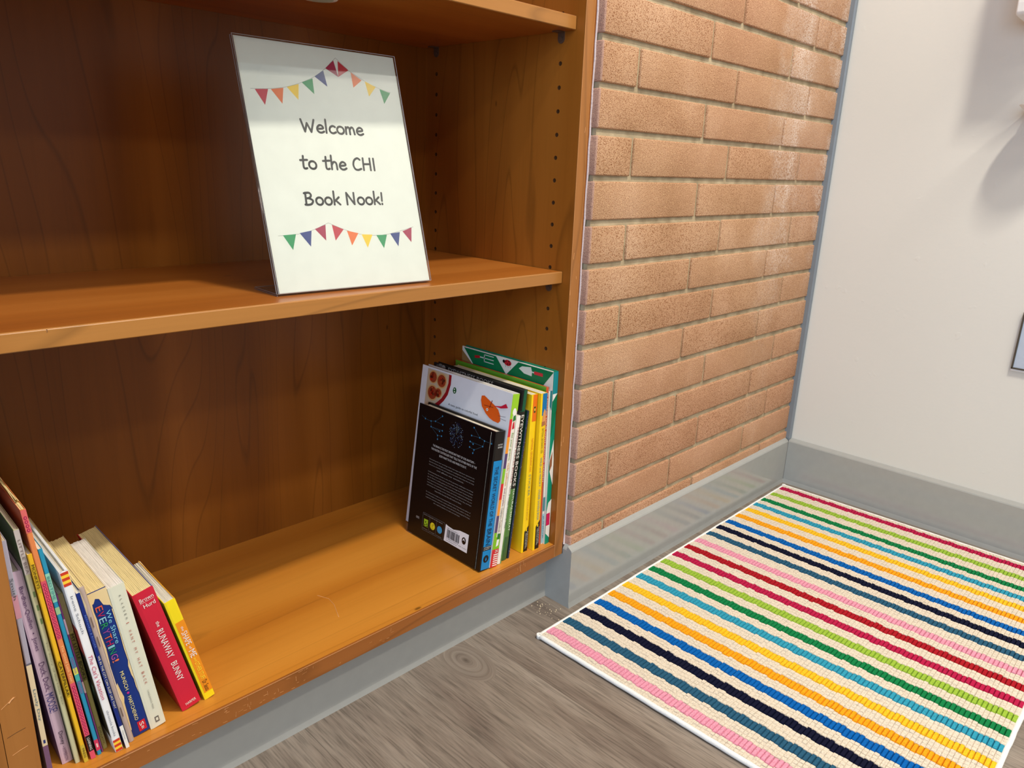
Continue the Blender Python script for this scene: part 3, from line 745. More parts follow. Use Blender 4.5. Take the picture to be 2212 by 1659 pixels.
b.band(.0035, .0165, P(206, 30, 50), .42, .86, .0003); b.down('S', .0150, .005, WHITE, a=.64, hgt=.24, off=.0005); b.down('B', .0090, .0035, WHITE, a=.64, hgt=.14, off=.0005)
b.done()
b = Book('picture_book', 'plain cream spined book with widely spaced small red letters', -.15234, .0182, -7.5, .0160, .1856, .124, P(222, 222, 202), pages=page_mat('pages_bright', (236, 230, 222)), n=16, kind='paper', seed=14)
def spaced(st, w, step, m, a, hg, L_):
    for ch in st:
        if ch != ' ': b.down(ch, w, L_ * (.3 if ch in 'I!' else 1), m, a=a, hgt=hg)
        w -= step
spaced('KLASSEN', .1740, .0046, P(92, 90, 84), .55, .13, .0019)
spaced('I WANT MY HAT BACK', .1400, .0046, P(176, 84, 70), .52, .17, .0027)
b.down('CANDLEWICK PRESS', .0510, .026, P(130, 126, 116), a=.5, hgt=.1); b.band(.006, .0135, P(110, 106, 98), .40, .66, .0003); b.band(.008, .0118, P(222, 222, 202), .46, .60, .0004)
b.done()
b = Book('board_book', 'thick red board book with white lettering leaning in the left row', -.11640, .0228, -12.9, .0217, .1674, .180, P(206, 34, 60), left=P(176, 20, 40), right=P(116, 116, 158), pages=pg_cream, kind='board', n=13, seed=15)
b.down('the', .1260, .0070, WHITE, a=.56, hgt=.17); b.down('RUNAWAY', .1150, .0400, WHITE, a=.52, hgt=.32); b.down('BUNNY', .0680, .0270, WHITE, a=.52, hgt=.30)
b.across('Brown', .1560, WHITE, .20, .86, .0048); b.across('Hurd', .1478, WHITE, .28, .84, .0050); b.band(.1546, .1549, WHITE, .18, .86, .0004); b.across('HARPER', .0055, WHITE, .26, .80, .0036)
b.done()
b = Book('board_book', 'small yellow and orange board book, rightmost of the left row', -.09030, .0243, -13.1, .0120, .1444, .105, P(246, 220, 30), left=P(240, 214, 30), right=P(240, 176, 60), pages=pg_white, kind='board', n=9, seed=16, flare=.0022)
b.band(.0095, .1150, P(240, 146, 30), .20, 1.0)
b.down('the', .1080, .0060, WHITE, a=.6, hgt=.24); b.down('SHAPE', .1005, .0190, WHITE, a=.60, hgt=.52); b.down('of', .0790, .0040, WHITE, a=.6, hgt=.22); b.down('ME', .0735, .0100, WHITE, a=.6, hgt=.56)
b.down('and', .0620, .0055, P(250, 226, 60), a=.6, hgt=.24); b.down('OTHER STUFF', .0550, .0260, P(250, 226, 60), a=.6, hgt=.40); b.down('Dr. Seuss', .0265, .0150, P(60, 40, 20), a=.6, hgt=.46)
b.done()

# --- right row, from the side panel leftwards
RG = dict(side='R')
def tri(b, pts, m, off=.0002): b.lpoly(pts, m, off)
GR = P(0, 116, 70); GR2 = P(0, 140, 110)
b = Book('garden_book', 'tallest book at the right, green and white cover with garden fork, ladybird and trowel', .48680, .0115, 0.0, .0105, .2985, .214, GR2, left=P(232, 232, 224), right=GR2, kind='hard', pages=pg_white, seed=20, **RG)
o_ = -.0115
def gl(pts): return [(v + o_, w) for v, w in pts]
b.lpoly(gl([(.221, .297), (.141, .297), (.116, .271), (.196, .271)]), GR); b.lpoly(gl([(.115, .272), (.089, .2975), (.012, .2975), (.033, .271)]), GR)
b.lpoly(gl([(.226, .262), (.226, .292), (.197, .270), (.197, .262)]), P(150, 116, 70))
b.lline((.193 + o_, .286), (.180 + o_, .288), .0045, P(190, 30, 40), .0004); b.lline((.180 + o_, .288), (.168 + o_, .288), .002, P(210, 214, 210), .0004)
for w_ in (.294, .288, .282): b.lline((.170 + o_, w_), (.146 + o_, w_), .0014, P(214, 218, 214), .0004)
b.lline((.169 + o_, .2945), (.169 + o_, .2815), .0016, P(214, 218, 214), .0004)
b.ldisc(.113 + o_, .2915, .0085, P(190, 30, 44), ry=.0050)
for dv, dw in ((.004, .002), (-.003, .003), (.0, -.002), (-.005, -.001)): b.ldisc(.113 + o_ + dv, .2915 + dw, .0012, BLACK, .0005)
b.ldisc(.122 + o_, .2925, .0028, BLACK, .0004)
for k in (-1, 0, 1): b.lline((.113 + k * .005 + o_, .287), (.111 + k * .006 + o_, .2835), .0005, BLACK, .0004)
b.lpoly(gl([(.087, .288), (.080, .293), (.060, .2955), (.0575, .288), (.058, .281), (.075, .282)]), P(222, 226, 222), .0004)
b.lline((.059 + o_, .288), (.053 + o_, .288), .002, P(214, 218, 214), .0004); b.lline((.053 + o_, .288), (.034 + o_, .288), .0052, P(206, 50, 60), .0005)
b.lpoly(gl([(.0125, .235), (.022, .25), (.018, .266), (.0125, .268)]), P(30, 140, 150), .0004)
b.band(.262, .298, P(20, 140, 150)); b.band(.246, .262, P(236, 236, 232)); b.poly([(0, .19), (1, .235), (1, .262), (0, .25)], P(0, 120, 80), .0003)
b.poly([(0, .150), (.75, .185), (1, .150), (1, .105), (.2, .13)], P(236, 234, 226), .0003); b.poly([(.1, .150), (.6, .165), (.6, .14), (.1, .13)], P(150, 96, 66), .0004)
b.poly([(0, .02), (.9, .01), (1, .08), (.3, .075), (0, .06)], P(236, 234, 226), .0003); b.band(.034, .056, P(206, 30, 90), .0, .8, .0004)
b.done()
b = Book('picture_book', 'slim white and light blue spine between the orange-red spine and the green garden book', .47595, .0161, 0.0, .0036, .2660, .21, P(232, 232, 226), left=P(226, 232, 224), kind='paper', pages=pg_white, seed=21, **RG)
b.band(.002, .055, P(150, 200, 220)); b.down('JUNIOR', .052, .042, P(30, 90, 110), hgt=.6); b.band(.060, .085, P(60, 130, 140)); b.done()
b = Book('picture_book', 'narrow orange-red spine standing right of the two yellow sticker books', .47060, .0165, 0.3, .0056, .2735, .215, P(208, 84, 44), left=P(96, 160, 40), right=P(208, 84, 44), kind='hard', pages=pg_white, n=4, seed=22, **RG)
b.down('PLANTING YOUR OWN INDOOR GARDEN', .264, .150, P(236, 220, 206), hgt=.5); b.band(.145, .160, P(226, 60, 60), .2, .8); b.done()
YE = P(246, 206, 20)
b = Book('sticker_book', 'yellow sticker book with a blue block at the top of its spine', .45920, .0102, 0.6, .0135, .2682, .21, YE, left=P(244, 204, 30), kind='paper', pages=pg_white, seed=23, **RG)
b.band(.232, .2680, P(0, 112, 170), .25, 1.0); b.poly([(.30, .218), (.95, .220), (.9, .238), (.66, .243), (.45, .236)], P(216, 150, 90), .0003); b.poly([(.3, .214), (.9, .216), (.8, .222), (.3, .222)], P(170, 110, 70), .0004)
b.down('NATIONAL GEOGRAPHIC KIDS', .2110, .0420, P(120, 110, 40), a=.55, hgt=.34); b.down('WILD and WACKY', .1620, .0500, P(60, 120, 150), a=.55, hgt=.30); b.down('STICKER DOODLE BOOK', .1070, .0540, P(70, 126, 160), a=.55, hgt=.34)
b.poly([(.30, .001), (1, .001), (1, .052), (.30, .042)], P(20, 18, 14), .0003); b.down('NATIONAL', .0400, .030, P(214, 210, 200), a=.80, hgt=.16, off=.0006); b.down('GEOGRAPHIC', .0380, .030, P(214, 210, 200), a=.56, hgt=.16, off=.0006)
b.c.add([b.S(.5, .041, .0005), b.S(.7, .041, .0005), b.S(.7, .046, .0005), b.S(.5, .046, .0005)], [(0, 1, 2, 3)], YE); b.done()
b = Book('sticker_book', 'yellow sticker book with an orange block at the top of its spine', .43840, .0164, 1.9, .0132, .2677, .21, YE, left=P(244, 204, 30), kind='paper', pages=pg_white, seed=24, **RG)
b.band(.224, .2675, P(230, 112, 20), .25, .95); b.poly([(.45, .238), (.75, .238), (.75, .248), (.45, .248)], P(60, 70, 30), .0003); b.poly([(.5, .241), (.7, .241), (.7, .245), (.5, .245)], P(230, 190, 60), .0004)
b.down('NATIONAL GEOGRAPHIC KIDS', .1960, .0560, P(214, 120, 30), a=.55, hgt=.34); b.down('STICKER', .1360, .0370, P(130, 150, 110), a=.55, hgt=.34); b.down('DOODLE BOOK', .0960, .0400, P(206, 150, 30), a=.55, hgt=.30)
b.poly([(.30, .001), (1, .001), (1, .046), (.30, .037)], P(20, 18, 14), .0003); b.down('NATIONAL', .0360, .028, P(214, 210, 200), a=.80, hgt=.16, off=.0006); b.down('GEOGRAPHIC', .0340, .028, P(214, 210, 200), a=.56, hgt=.16, off=.0006)
b.c.add([b.S(.5, .037, .0005), b.S(.7, .037, .0005), b.S(.7, .042, .0005), b.S(.5, .042, .0005)], [(0, 1, 2, 3)], YE); b.done()
b = Book('picture_book', 'slim midnight blue speckled spine leaning on the left yellow sticker book', .40060, .0195, 7.6, .0038, .2440, .20, P(36, 44, 72), left=P(24, 60, 46), right=P(20, 40, 90), kind='paper', pages=pg_grey, seed=25, **RG)
rs = random.Random(5)
for _ in range(40):
    w_ = rs.uniform(.01, .24); a_ = rs.uniform(.1, .9); b.poly([(a_, w_), (a_ + .09, w_), (a_ + .09, w_ + .0008), (a_, w_ + .0008)], P(196, 200, 206))
b.done()
b = Book('reference_book', 'dark hardback with bold white spine letters and a dark green spine top', .39480, .0196, 6.8, .0118, .2790, .21, P(26, 28, 26), left=P(30, 27, 28), right=P(26, 28, 26), kind='hard', pages=pg_white, seed=26, round_=.001, **RG)
b.band(.245, .2788, P(0, 84, 56)); b.band(.0, .12, P(84, 130, 66)); b.band(.0, .04, P(60, 100, 56)); b.band(.06, .09, P(120, 160, 100), .3, 1)
b.band(.246, .2788, BLACK, 0, .3, .0004); b.down('EYEWITNESS BOOKS', .2400, .1150, P(230, 228, 220), a=.52, hgt=.50, off=.0008); b.down('NATURAL HABITAT', .1200, .0700, P(226, 236, 220), a=.6, hgt=.3, off=.0008)
b.ltext('EYEWITNESS BOOKS', .172, .2700, .108, .0072, P(168, 164, 158)); b.ldisc(.192, .2735, .006, P(110, 104, 100)); b.ldisc(.184, .2735, .005, P(140, 134, 130), .0004); b.ldisc(.199, .2725, .0045, P(90, 86, 84), .0004)
b.done()
b = Book('paperback', 'white spined paperback wedged between the cookbook and the dark green topped hardback', .37917, .0163, 7.6, .0086, .2418, .20, P(238, 236, 230), kind='paper', pages=pg_white, seed=27, **RG)
b.band(.0, .115, P(104, 150, 84), .72, 1.0); b.down('TRADING PLACES BOOKS', .2250, .0900, P(150, 60, 70), a=.68, hgt=.36); b.down('CAN A TIGER CATCH A TREE', .1300, .0700, P(60, 84, 60), a=.68, hgt=.36)
rs = random.Random(8)
for _ in range(26):
    w_ = rs.uniform(.005, .07); a_ = rs.uniform(.70, .92); b.poly([(a_, w_), (a_ + .08, w_), (a_ + .06, w_ + .003), (a_, w_ + .002)], P(60 + rs.randint(0, 90), 110 + rs.randint(0, 60), 60), .0004)
b.done()
b = Book('cookbook', 'white cookbook with food photo and an orange potato in a red scarf', .36780, .0152, 7.7, .0143, .2790, .213, P(232, 226, 214), left=P(222, 224, 232), right=P(236, 234, 230), kind='hard', pages=pg_white, seed=28, **RG)
CB = [(.0, .030, (206, 40, 50)), (.030, .058, (130, 190, 30)), (.058, .086, (86, 66, 108)), (.086, .112, (240, 150, 50)), (.112, .138, (214, 40, 44)), (.138, .162, (130, 190, 40)), (.162, .186, (80, 60, 110)), (.186, .212, (240, 150, 40)), (.212, .240, (214, 40, 50)), (.240, .2788, (150, 200, 40))]
for a_, c_, k_ in CB: b.band(a_, c_, P(*k_), 0, .38)
b.band(.0, .030, P(206, 40, 50), .38, 1); b.band(.252, .2788, P(150, 200, 40), .38, 1); b.band(.030, .050, P(130, 190, 30), .38, 1)
for k in range(6): b.band(.002 + k * .0036, .0038 + k * .0036, WHITE, .30, .98, .0003)
b.across('DK', .0240, WHITE, .45, .88, .005)
b.poly([(.55 + .28 * math.cos(t), .251 + .006 * math.sin(t)) for t in [k * .7 for k in range(9)]], WHITE, .0003); b.poly([(.45, .236), (.9, .238), (.8, .246), (.5, .244)], P(40, 120, 50), .0004); b.poly([(.5, .224), (.85, .225), (.72, .236), (.55, .234)], P(196, 30, 50), .0004)
b.poly([(.45, .034), (.8, .036), (.85, .046), (.5, .047)], WHITE, .0004); b.poly([(.5, .046), (.9, .046), (.95, .055), (.5, .056)], P(40, 120, 40), .0005)
b.down('Eat your greens,', .2180, .0440, P(90, 150, 50), a=.66, hgt=.36); b.down('reds, yellows', .1700, .0360, P(214, 140, 40), a=.66, hgt=.36); b.down('and purples,', .1300, .0300, P(120, 60, 120), a=.66, hgt=.34); b.down("Children's Cookbook", .0980, .0400, P(110, 100, 96), a=.66, hgt=.34)
oc = -.0152
arc = [(.213, .276), (.154, .2765), (.1535, .261), (.158, .243), (.166, .231), (.175, .222), (.195, .206), (.213, .198)]
b.lpoly([(v + oc, w) for v, w in arc], P(150, 22, 30), .0003)
arc2 = [(.213, .276), (.160, .2765), (.1595, .262), (.164, .246), (.172, .234), (.182, .225), (.198, .213), (.213, .207)]
b.lpoly([(v + oc, w) for v, w in arc2], P(196, 176, 150), .0004)
rs = random.Random(11)
for cv, cw, rr in ((.176, .262, .0125), (.198, .264, .011), (.196, .238, .0135), (.181, .241, .009)):
    b.ldisc(cv + oc, cw, rr, P(206, 158, 100), .0006)
    b.ldisc(cv + oc, cw, rr * .82, P(150, 60, 34), .0008)
    for _ in range(12):
        t_ = rs.uniform(0, 6.28); q_ = rs.uniform(0, rr * .65); b.ldisc(cv + oc + q_ * math.cos(t_), cw + q_ * math.sin(t_), rs.uniform(.0014, .003), P(*rs.choice([(176, 40, 20), (120, 24, 14), (206, 110, 60), (90, 40, 24)])), .0010, n=9)
b.ldisc(.143 + oc, .254, .0042, P(20, 90, 44), ry=.0052); b.ldisc(.1435 + oc, .256, .0013, WHITE, .0006); b.ldisc(.1425 + oc, .252, .0013, WHITE, .0006)
b.ltext('A tasty guide to colorful food.', .154 + oc, .2262, .071, .0045, P(70, 66, 70))
pot = [(.080, .261), (.074, .2625), (.064, .2585), (.050, .253), (.041, .248), (.0355, .240), (.034, .232), (.038, .228), (.049, .2285), (.058, .231), (.067, .236), (.077, .245), (.0805, .254)]
b.lpoly([(v + oc, w) for v, w in pot], P(222, 92, 24), .0004)
b.lpoly([(v + oc, w) for v, w in [(.052, .2515), (.036, .2550), (.0265, .2610), (.0215, .2555), (.036, .2515)]], P(196, 30, 60), .0005)
b.lline((.056 + oc, .259), (.060 + oc, .246), .0014, P(130, 40, 30), .0006); b.lline((.072 + oc, .248), (.052 + oc, .249), .0008, P(130, 40, 30), .0006)
b.ldisc(.0645 + oc, .2425, .0022, WHITE, .0006); b.ldisc(.0645 + oc, .2425, .0009, BLACK, .0008)
b.lline((.040 + oc, .239), (.024 + oc, .241), .0005, P(90, 80, 90), .0006); b.lline((.036 + oc, .236), (.022 + oc, .2355), .0005, P(90, 80, 90), .0006)
b.done()
b = Book('science_book', 'black hardback with a brain drawing and blue spine, leftmost of the right row', .35302, .0173, 6.9, .0200, .2240, .180, BLACK, left=P(10, 9, 12, .28), right=BLACK, kind='hard', pages=pg_white, seed=29, **RG)
BLU = P(0, 130, 196)
b.band(.040, .178, BLU, .12, 1); b.band(.0015, .033, BLU, .12, 1)
b.across('ANATOMY', .2020, P(214, 214, 214), .34, .84, .0026); b.across('SERIES', .1980, P(214, 214, 214), .34, .84, .0026)
b.down('THE SECRET WORLD OF THE', .1690, .0960, P(10, 30, 60), a=.54, hgt=.36); b.down('BRAIN', .0690, .0270, P(10, 30, 60), a=.54, hgt=.44)
b.across('CATHERINE', .0375, P(226, 226, 226), .18, .9, .0016); b.across('LOVEDAY', .0347, P(226, 226, 226), .18, .8, .0016)
b.poly([(.54 + .28 * math.cos(t), .0190 + .0062 * math.sin(t)) for t in [k * math.pi / 8 for k in range(16)]], BLACK, .0004); b.poly([(.54, .022), (.62, .018), (.54, .015), (.46, .018)], BLU, .0006)
ob = -.0173
nodeL = [(.1791, .2019), (.1646, .2016), (.1538, .2041), (.1383, .2166), (.1356, .2032), (.1631, .1927), (.1417, .1907), (.1352, .1933), (.1454, .1828), (.1357, .1843), (.1445, .1768)]
nodeR = [(.064, .2181), (.0675, .2047), (.0496, .2062), (.0387, .2042), (.0235, .2043), (.0693, .1947), (.0623, .1925), (.0411, .1948), (.0692, .1858), (.059, .1842), (.0607, .1785)]
nb_ = P(60, 140, 190); ln_ = P(60, 96, 116)
for ns, ed in ((nodeL, [(0, 1), (1, 2), (2, 3), (2, 4), (1, 5), (5, 7), (5, 6), (5, 8), (8, 9), (8, 10)]), (nodeR, [(4, 3), (3, 2), (2, 0), (2, 1), (3, 7), (7, 5), (7, 9), (6, 5), (9, 8), (9, 10)])):
    for i, j in ed: b.lline((ns[i][0] + ob, ns[i][1]), (ns[j][0] + ob, ns[j][1]), .0004, ln_)
    for v, w_ in ns: b.ldisc(v + ob, w_, .0013, nb_, .0005, n=10)
b.lline((.0235 + ob, .2043), (.0235 + ob, .2100), .0004, ln_); b.lline((.1791 + ob, .2019), (.1785 + ob, .2060), .0004, ln_); b.lline((.1791 + ob, .2019), (.1890 + ob, .2050), .0004, ln_)
rs = random.Random(4)
for k in range(150):
    t_ = rs.uniform(0, 6.28); q_ = rs.uniform(.62, 1.0) if k < 110 else rs.uniform(.2, .62)
    v = .1020 + .0172 * q_ * math.cos(t_); w_ = .1952 + .0205 * q_ * math.sin(t_)
    b.ldisc(v + ob, w_, .00042, P(*rs.choice([(150, 190, 220), (60, 100, 170), (40, 60, 130), (180, 200, 210)])), .0004, n=6)
    if k % 3 == 0: b.lline((v + ob, w_), (.1020 + (v - .1020) * .6 + ob, .1952 + (w_ - .1952) * .6), .0002, P(60, 84, 110), .00035)
b.lline((.1035 + ob, .214), (.1022 + ob, .196), .0003, P(120, 130, 120), .0004); b.lline((.1010 + ob, .212), (.1018 + ob, .196), .0003, P(120, 130, 120), .0004)
gt = P(204, 204, 204); gt2 = P(150, 150, 150)
for st, v, w_, L_ in (('THE BRAIN IS THE MOST IMPORTANT PART OF OUR ANATOMY –', .1540, .1625, .1010), ('THE MASTER CONTROLLER THAT TELLS THE OTHER PARTS OF THE', .1572, .1562, .1085), ('BODY WHAT TO DO AND WHEN TO DO IT.', .1360, .1495, .0650)):
    b.ltext(st, v + ob, w_, L_, .0036, gt)
para = ['Uncovering the inner workings of this vital organ, this book represents the', 'fine line between thought and everyday life, revealing how the brain controls the', 'way we see, remember, feel, and experience the world, what it does when we sleep', 'and affects our emotions.', None,
        'Understanding the brain is one of the greatest challenges remaining', 'for modern science. How does our grey matter work, and how are we shaped', 'by it? What is really going on in the teenage brain? Featuring the', 'latest research in neuroscience, which is revealing the boundaries by studying how', 'techniques are peering inside minds, this book explores how we are', 'unlocking the amazing secrets inside your head. One day, perhaps', 'these will be the tools that will reveal our future.', None,
        'Dr Catherine Loveday is a neuropsychologist at the University and author of', 'several studies on memory, music and the mind. The author is also a', 'cognitive scientist and a member of the British Psychological Society,', 'who regularly appears on radio and television.']
w_ = .1385
for ln in para:
    if ln is None: w_ -= .0030; continue
    short = len(ln) < 55
    L_ = .0655 if short else .1085
    b.ltext(ln, (.1590 if not short else .1385) + ob, w_, L_, .0023, gt2); w_ -= .00455
fr_ = P(120, 124, 130)
for a_, c_ in (((.1607, .0462), (.1061, .0470)), ((.1061, .0470), (.1070, .0175)), ((.1070, .0175), (.1600, .0165)), ((.1600, .0165), (.1607, .0462)), ((.1430, .0455), (.1430, .0170)), ((.1255, .0455), (.1258, .0172))):
    b.lline((a_[0] + ob, a_[1]), (c_[0] + ob, c_[1]), .0003, fr_)
b.lpoly([(v + ob, w) for v, w in ((.1572, .0362), (.1466, .0370), (.1462, .0240), (.1560, .0240))], P(150, 190, 40)); 
for v, w_ in ((.1535, .0330), (.1500, .0300), (.1490, .0268), (.1545, .0275)): b.lpoly([(v + ob, w_), (v - .0022 + ob, w_), (v - .0022 + ob, w_ - .0022), (v + ob, w_ - .0022)], BLACK, .0004)
b.ldisc(.1345 + ob, .0308, .0062, P(226, 212, 40)); b.ldisc(.1168 + ob, .0312, .0062, P(50, 150, 200))
for _ in range(16): t_ = rs.uniform(0, 6.28); q_ = rs.uniform(0, .005); b.ldisc(.1345 + ob + q_ * math.cos(t_), .0308 + q_ * math.sin(t_), .0005, P(120, 110, 20), .0005, n=6)
b.ltext('ALSO AVAILABLE IN THE SERIES', .1590 + ob, .0430, .048, .0016, gt2); b.ltext('SECRET WORLD', .1585 + ob, .0190, .013, .0012, gt2); b.ltext('OF SLEEP', .1410 + ob, .0190, .013, .0012, gt2); b.ltext('OF THE MIND', .1240 + ob, .0190, .014, .0012, gt2)
b.ltext('ANDRE', .1775 + ob, .0330, .008, .0016, gt); b.ltext('DEUTSCH', .1775 + ob, .0308, .008, .0016, gt)
e_ = b.done()
# hinge groove highlight is real geometry: the raised joint ridge of the hardback
m = MB(); m.tube([(b.u(-.0004), .0095, .002), (b.u(-.0004), .0095, .222)], .0011, P(14, 13, 16, .2), 8); m.build('joint_ridge', e_)
m = MB(); stk = P(232, 234, 240); X0 = b.u(0)
V = [(.1030, .0465), (.0980, .0452), (.0850, .0440), (.0700, .0478), (.0560, .0485), (.0486, .0486), (.0489, .0180), (.1043, .0182)]
pts = [(v + ob, w) for v, w in V]
m.prism([(v, w) for v, w in pts], 'x', X0 - .00045, X0 - .0002, stk)
bm_ = lambda v, w, o=.0006: Vector((X0 - o, v + ob, w))
rs = random.Random(9); v = .0985
while v > .0690:
    wd = rs.choice([.0003, .0006, .0009]); m.add([bm_(v, .0400), bm_(v - wd, .0400), bm_(v - wd, .0262), bm_(v, .0262)], [(0, 1, 2, 3)], BLACK); v -= wd + rs.choice([.0003, .0006])
m.add([bm_(.0580 + .0048 * math.cos(t), .0352 + .0060 * math.sin(t)) for t in [k * math.pi / 8 for k in range(16)]], [tuple(range(16))], BLACK)
m.add([bm_(.0580, .0400, .0008), bm_(.0612, .0348, .0008), bm_(.0580, .0365, .0008), bm_(.0548, .0348, .0008)], [(0, 1, 2, 3)], stk)
for st, vv, ww, ll in (('ISBN 978-0-233-00501-4', .0985, .0410, .026), ('9 780233 005010', .0985, .0235, .028), ('www.andredeutsch.com', .0990, .0205, .026), ('£18.99  US $24.95', .0690, .0222, .018)):
    put_text(m, st, bm_(vv, ww), (0, -1, 0), (0, 0, 1), ll, .0018, P(60, 60, 66))
so_ = m.build('barcode_sticker', e_); so_['label'] = 'white barcode sticker with a wavy upper edge'

# ------------------------------------------------------------------ rug
rug = empty('striped_rug', (0.4075, -0.0405, 0.0), (0, 0, 0.0068))
tag(rug, 'flat woven cream rug with rainbow stripes lying on the grey floor along the brick wall', 'rug')
RX, RY = 0.8855, 0.597
cxs = [.435, .475, .5179, .5575, .5963, .6384, .6816, .7207, .7614, .8027, .8458, .8846, .9301, .9709, 1.0092, 1.053, 1.0972, 1.1354, 1.1735, 1.2190, 1.2665]
names = ['pink', 'slate', 'navy', 'blue', 'orange', 'yellow', 'cyan', 'green', 'lime', 'crimson', 'dkred', 'pink', 'slate', 'navy', 'blue', 'orange', 'yellow', 'cyan', 'green', 'lime', 'crimson']
cxs = [c - .4075 for c in cxs]
rr = random.Random(21)
m = MB()
m.box(0.004, RX - 0.004, -RY + 0.004, -0.004, 0.0008, 0.0042, mat('rug_backing', (176, 156, 132), 0.9))
bands = []; xa = 0.0055
for c_, n_ in zip(cxs, names):
    x0, x1 = c_ - .0096, c_ + .0096
    gap = x0 - xa; k = max(1, round(gap / .0075))
    for i in range(k): bands.append((xa + gap * i / k, xa + gap * (i + 1) / k, 'cream'))
    bands.append((x0, x1, n_)); xa = x1
gap = RX - .0055 - xa; k = max(1, round(gap / .0075))
for i in range(k): bands.append((xa + gap * i / k, xa + gap * (i + 1) / k, 'cream'))
CELL = 0.0062; NC = int((RY - .011) / CELL); CELL = (RY - .011) / NC
jx = [rr.uniform(-.0007, .0007) + .0006 * (1 if (j // 2) % 2 else -1) for j in range(NC)]
for j in range(NC):
    ya = -.0055 - j * CELL; yb = ya - CELL
    for i, (x0, x1, n_) in enumerate(bands):
        a, b2 = x0 + jx[j], x1 + jx[j]
        if i == 0: a = x0
        if i == len(bands) - 1: b2 = x1
        wdt = b2 - a; zt = .0077 + rr.uniform(-.0005, .0005) + (.0004 if n_ != 'cream' else 0)
        cr = n_ == 'cream'; iy = CELL * (.09 if cr else .15); ix = min(.0013, wdt * (.09 if cr else .16)); zb_ = .0064 if cr else .0050
        vs = [(a, ya, zb_), (b2, ya, zb_), (b2, yb, zb_), (a, yb, zb_), (a + ix, ya - iy, zt), (b2 - ix, ya - iy, zt), (b2 - ix, yb + iy, zt), (a + ix, yb + iy, zt)]
        m.add(vs, [(4, 7, 6, 5), (0, 4, 5, 1), (1, 5, 6, 2), (2, 6, 7, 3), (3, 7, 4, 0)], RM[n_], False)
m.build('woven_pile', rug)
bind_m = mat('white_binding', (238, 238, 236), 0.7, bump=(700, 0.7))
m = MB(); q = .0038
def edge(pts): m.tube(pts, q, bind_m, 10)
N_ = 60
def wob(a, b): return [(a[0] + (b[0] - a[0]) * i / N_ + rr.uniform(-.00035, .00035), a[1] + (b[1] - a[1]) * i / N_ + rr.uniform(-.00035, .00035), .0044) for i in range(N_ + 1)]
A, B, C_, D = (.0035, -.0035), (RX - .0035, -.0035), (RX - .0035, -RY + .0035), (.0035, -RY + .0035)
for p_, q_ in ((A, B), (B, C_), (C_, D), (D, A)): edge(wob(p_, q_))
for p_ in (A, B, C_, D):
    m.cyl((p_[0], p_[1], .0006), (0, 0, 1), .0042, .0074, bind_m, 16)
m.build('binding', rug)

# crumbs of plaster swept into the corner
rs = random.Random(12); m = MB(); cm = mat('plaster_crumb', (226, 208, 176), 0.9)
for _ in range(46):
    x = .476 + rs.gauss(0, .010); y = .004 + rs.gauss(0, .014); r_ = rs.uniform(.0003, .0011); a_ = rs.uniform(0, 3)
    if y > .029 or x > .503: continue
    pts = [(x + r_ * math.cos(a_ + t) * rs.uniform(.6, 1.2), y + r_ * math.sin(a_ + t) * rs.uniform(.6, 1.2)) for t in (0, 1.2, 2.5, 3.8, 5.1)]
    m.prism([(p[0], p[1]) for p in pts], 'z', 0.0, r_ * .7, cm)
o = m.build('plaster_crumbs'); tag(o, 'pale plaster crumbs on the grey floor in the corner by the pier', 'debris', kind='stuff')

# ------------------------------------------------------------------ things on the right wall
disp = empty('soap_dispenser', (XW, -0.395, 0.86)); tag(disp, 'white wall dispenser with drip tray, cut off by the photo\'s upper right corner', 'dispenser')
wp = mat('dispenser_white', (232, 230, 230), 0.3, coat=.2); wp2 = mat('dispenser_offwhite', (206, 204, 200), 0.35)  # nozzle takes a slightly greyer white than the body
zb = 0.143
m = MB(); m.prism([(-.0965, zb + .004), (-.092, zb), (-.012, zb - .002), (0, zb - .002), (0, zb + .26), (-.080, zb + .26), (-.100, zb + .20), (-.0985, zb + .02)], 'y', -.056, .061, wp)
m.build('body', disp, bevel=.006, seg=4)
m = MB(); m.prism([(-.0975, zb + .02), (-.1018, zb + .02), (-.1035, zb + .20), (-.083, zb + .256), (-.079, zb + .25), (-.098, zb + .19)], 'y', -.052, .048, wp); m.build('front_cover', disp, bevel=.003, seg=3)
m = MB(); m.cyl((-.060, -.004, zb), (0, 0, -1), .036, .022, wp2, 28, r2=.022); m.build('nozzle', disp)
m = MB(); m.box(-.007, 0, -.030, .030, -.02, zb, wp); m.build('back_plate', disp, bevel=.003)
m = MB()
n = 36; ov = [(-.050 + .046 * math.cos(t), .055 * math.sin(t) - .020) for t in [2 * math.pi * k / n for k in range(n)]]
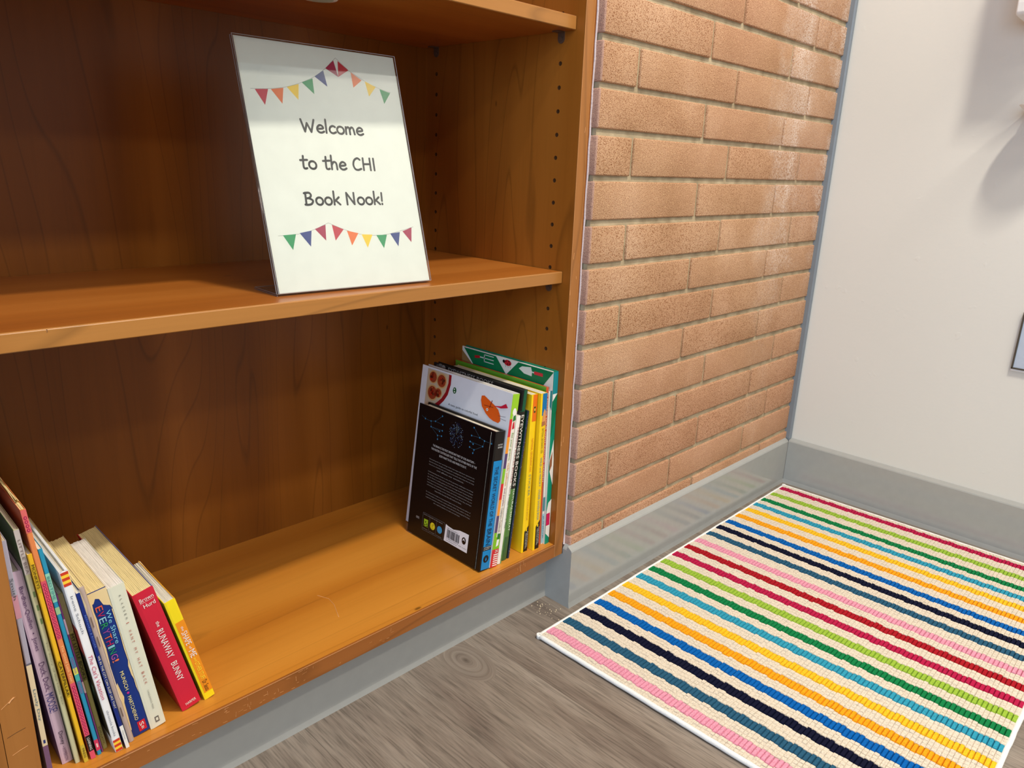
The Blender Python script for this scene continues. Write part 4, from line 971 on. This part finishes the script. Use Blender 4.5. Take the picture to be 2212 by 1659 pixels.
def ring(s_, z, dx=0): return [(-.050 + (x + .050) * s_ + dx, -.020 + (y + .020) * s_, z) for x, y in ov]
rings = [ring(.25, -.012), ring(.80, -.010), ring(.98, -.001), ring(1.0, .001), ring(.95, .0012), ring(.78, -.006), ring(.2, -.008)]
vs = sum(rings, []); fs = [tuple(range(n))[::-1], tuple(range(6 * n, 7 * n))]
for k in range(6): fs += [(k * n + i, k * n + (i + 1) % n, (k + 1) * n + (i + 1) % n, (k + 1) * n + i) for i in range(n)]
m.add(vs, fs, wp, True); m.box(-.02, -.002, -.028, .028, -.012, -.001, wp); m.build('drip_tray', disp)

outl = empty('wall_socket_box', (XW, -0.4315, 0.3800)); tag(outl, 'recessed steel wall socket box at the right edge of the photo', 'socket')
steel = mat('brushed_steel', (206, 218, 236), 0.3, metal=0.35, bump=(60, .12)); bronze = mat('steel_frame_dark', (96, 88, 76), 0.4, metal=.7)
m = MB()
W_, H_ = .120, .1115
m.box(-.0075, -.0003, -.0028, 0, 0, H_, bronze); m.box(-.0075, -.0003, -W_, -W_ + .0028, 0, H_, bronze)
m.box(-.0075, -.0003, -W_, 0, 0, .0026, bronze); m.box(-.0075, -.0003, -W_, 0, H_ - .0026, H_, bronze); m.build('frame', outl, bevel=.0004)
m = MB(); m.box(-.0035, -.0003, -W_ + .0029, -.0029, .0027, H_ - .0027, steel); m.build('plate', outl)
m = MB(); m.box(-.0048, -.0003, -W_ - .001, .001, -.0048, -.0002, wp); m.build('sill', outl, bevel=.001)
m = MB(); m.cyl((-.0036, -.037, .040), (-1, 0, 0), .0150, .0022, mat('socket_ring', (84, 76, 88), .4), 30); m.cyl((-.0058, -.037, .040), (-1, 0, 0), .0118, .0006, mat('socket_face', (200, 196, 190), .4), 30)
m.cyl((-.0036, -.037, .076), (-1, 0, 0), .0150, .0022, mat('socket_ring', (84, 76, 88), .4), 30); m.cyl((-.0058, -.037, .076), (-1, 0, 0), .0118, .0006, mat('socket_face', (200, 196, 190), .4), 30); m.build('receptacle', outl)
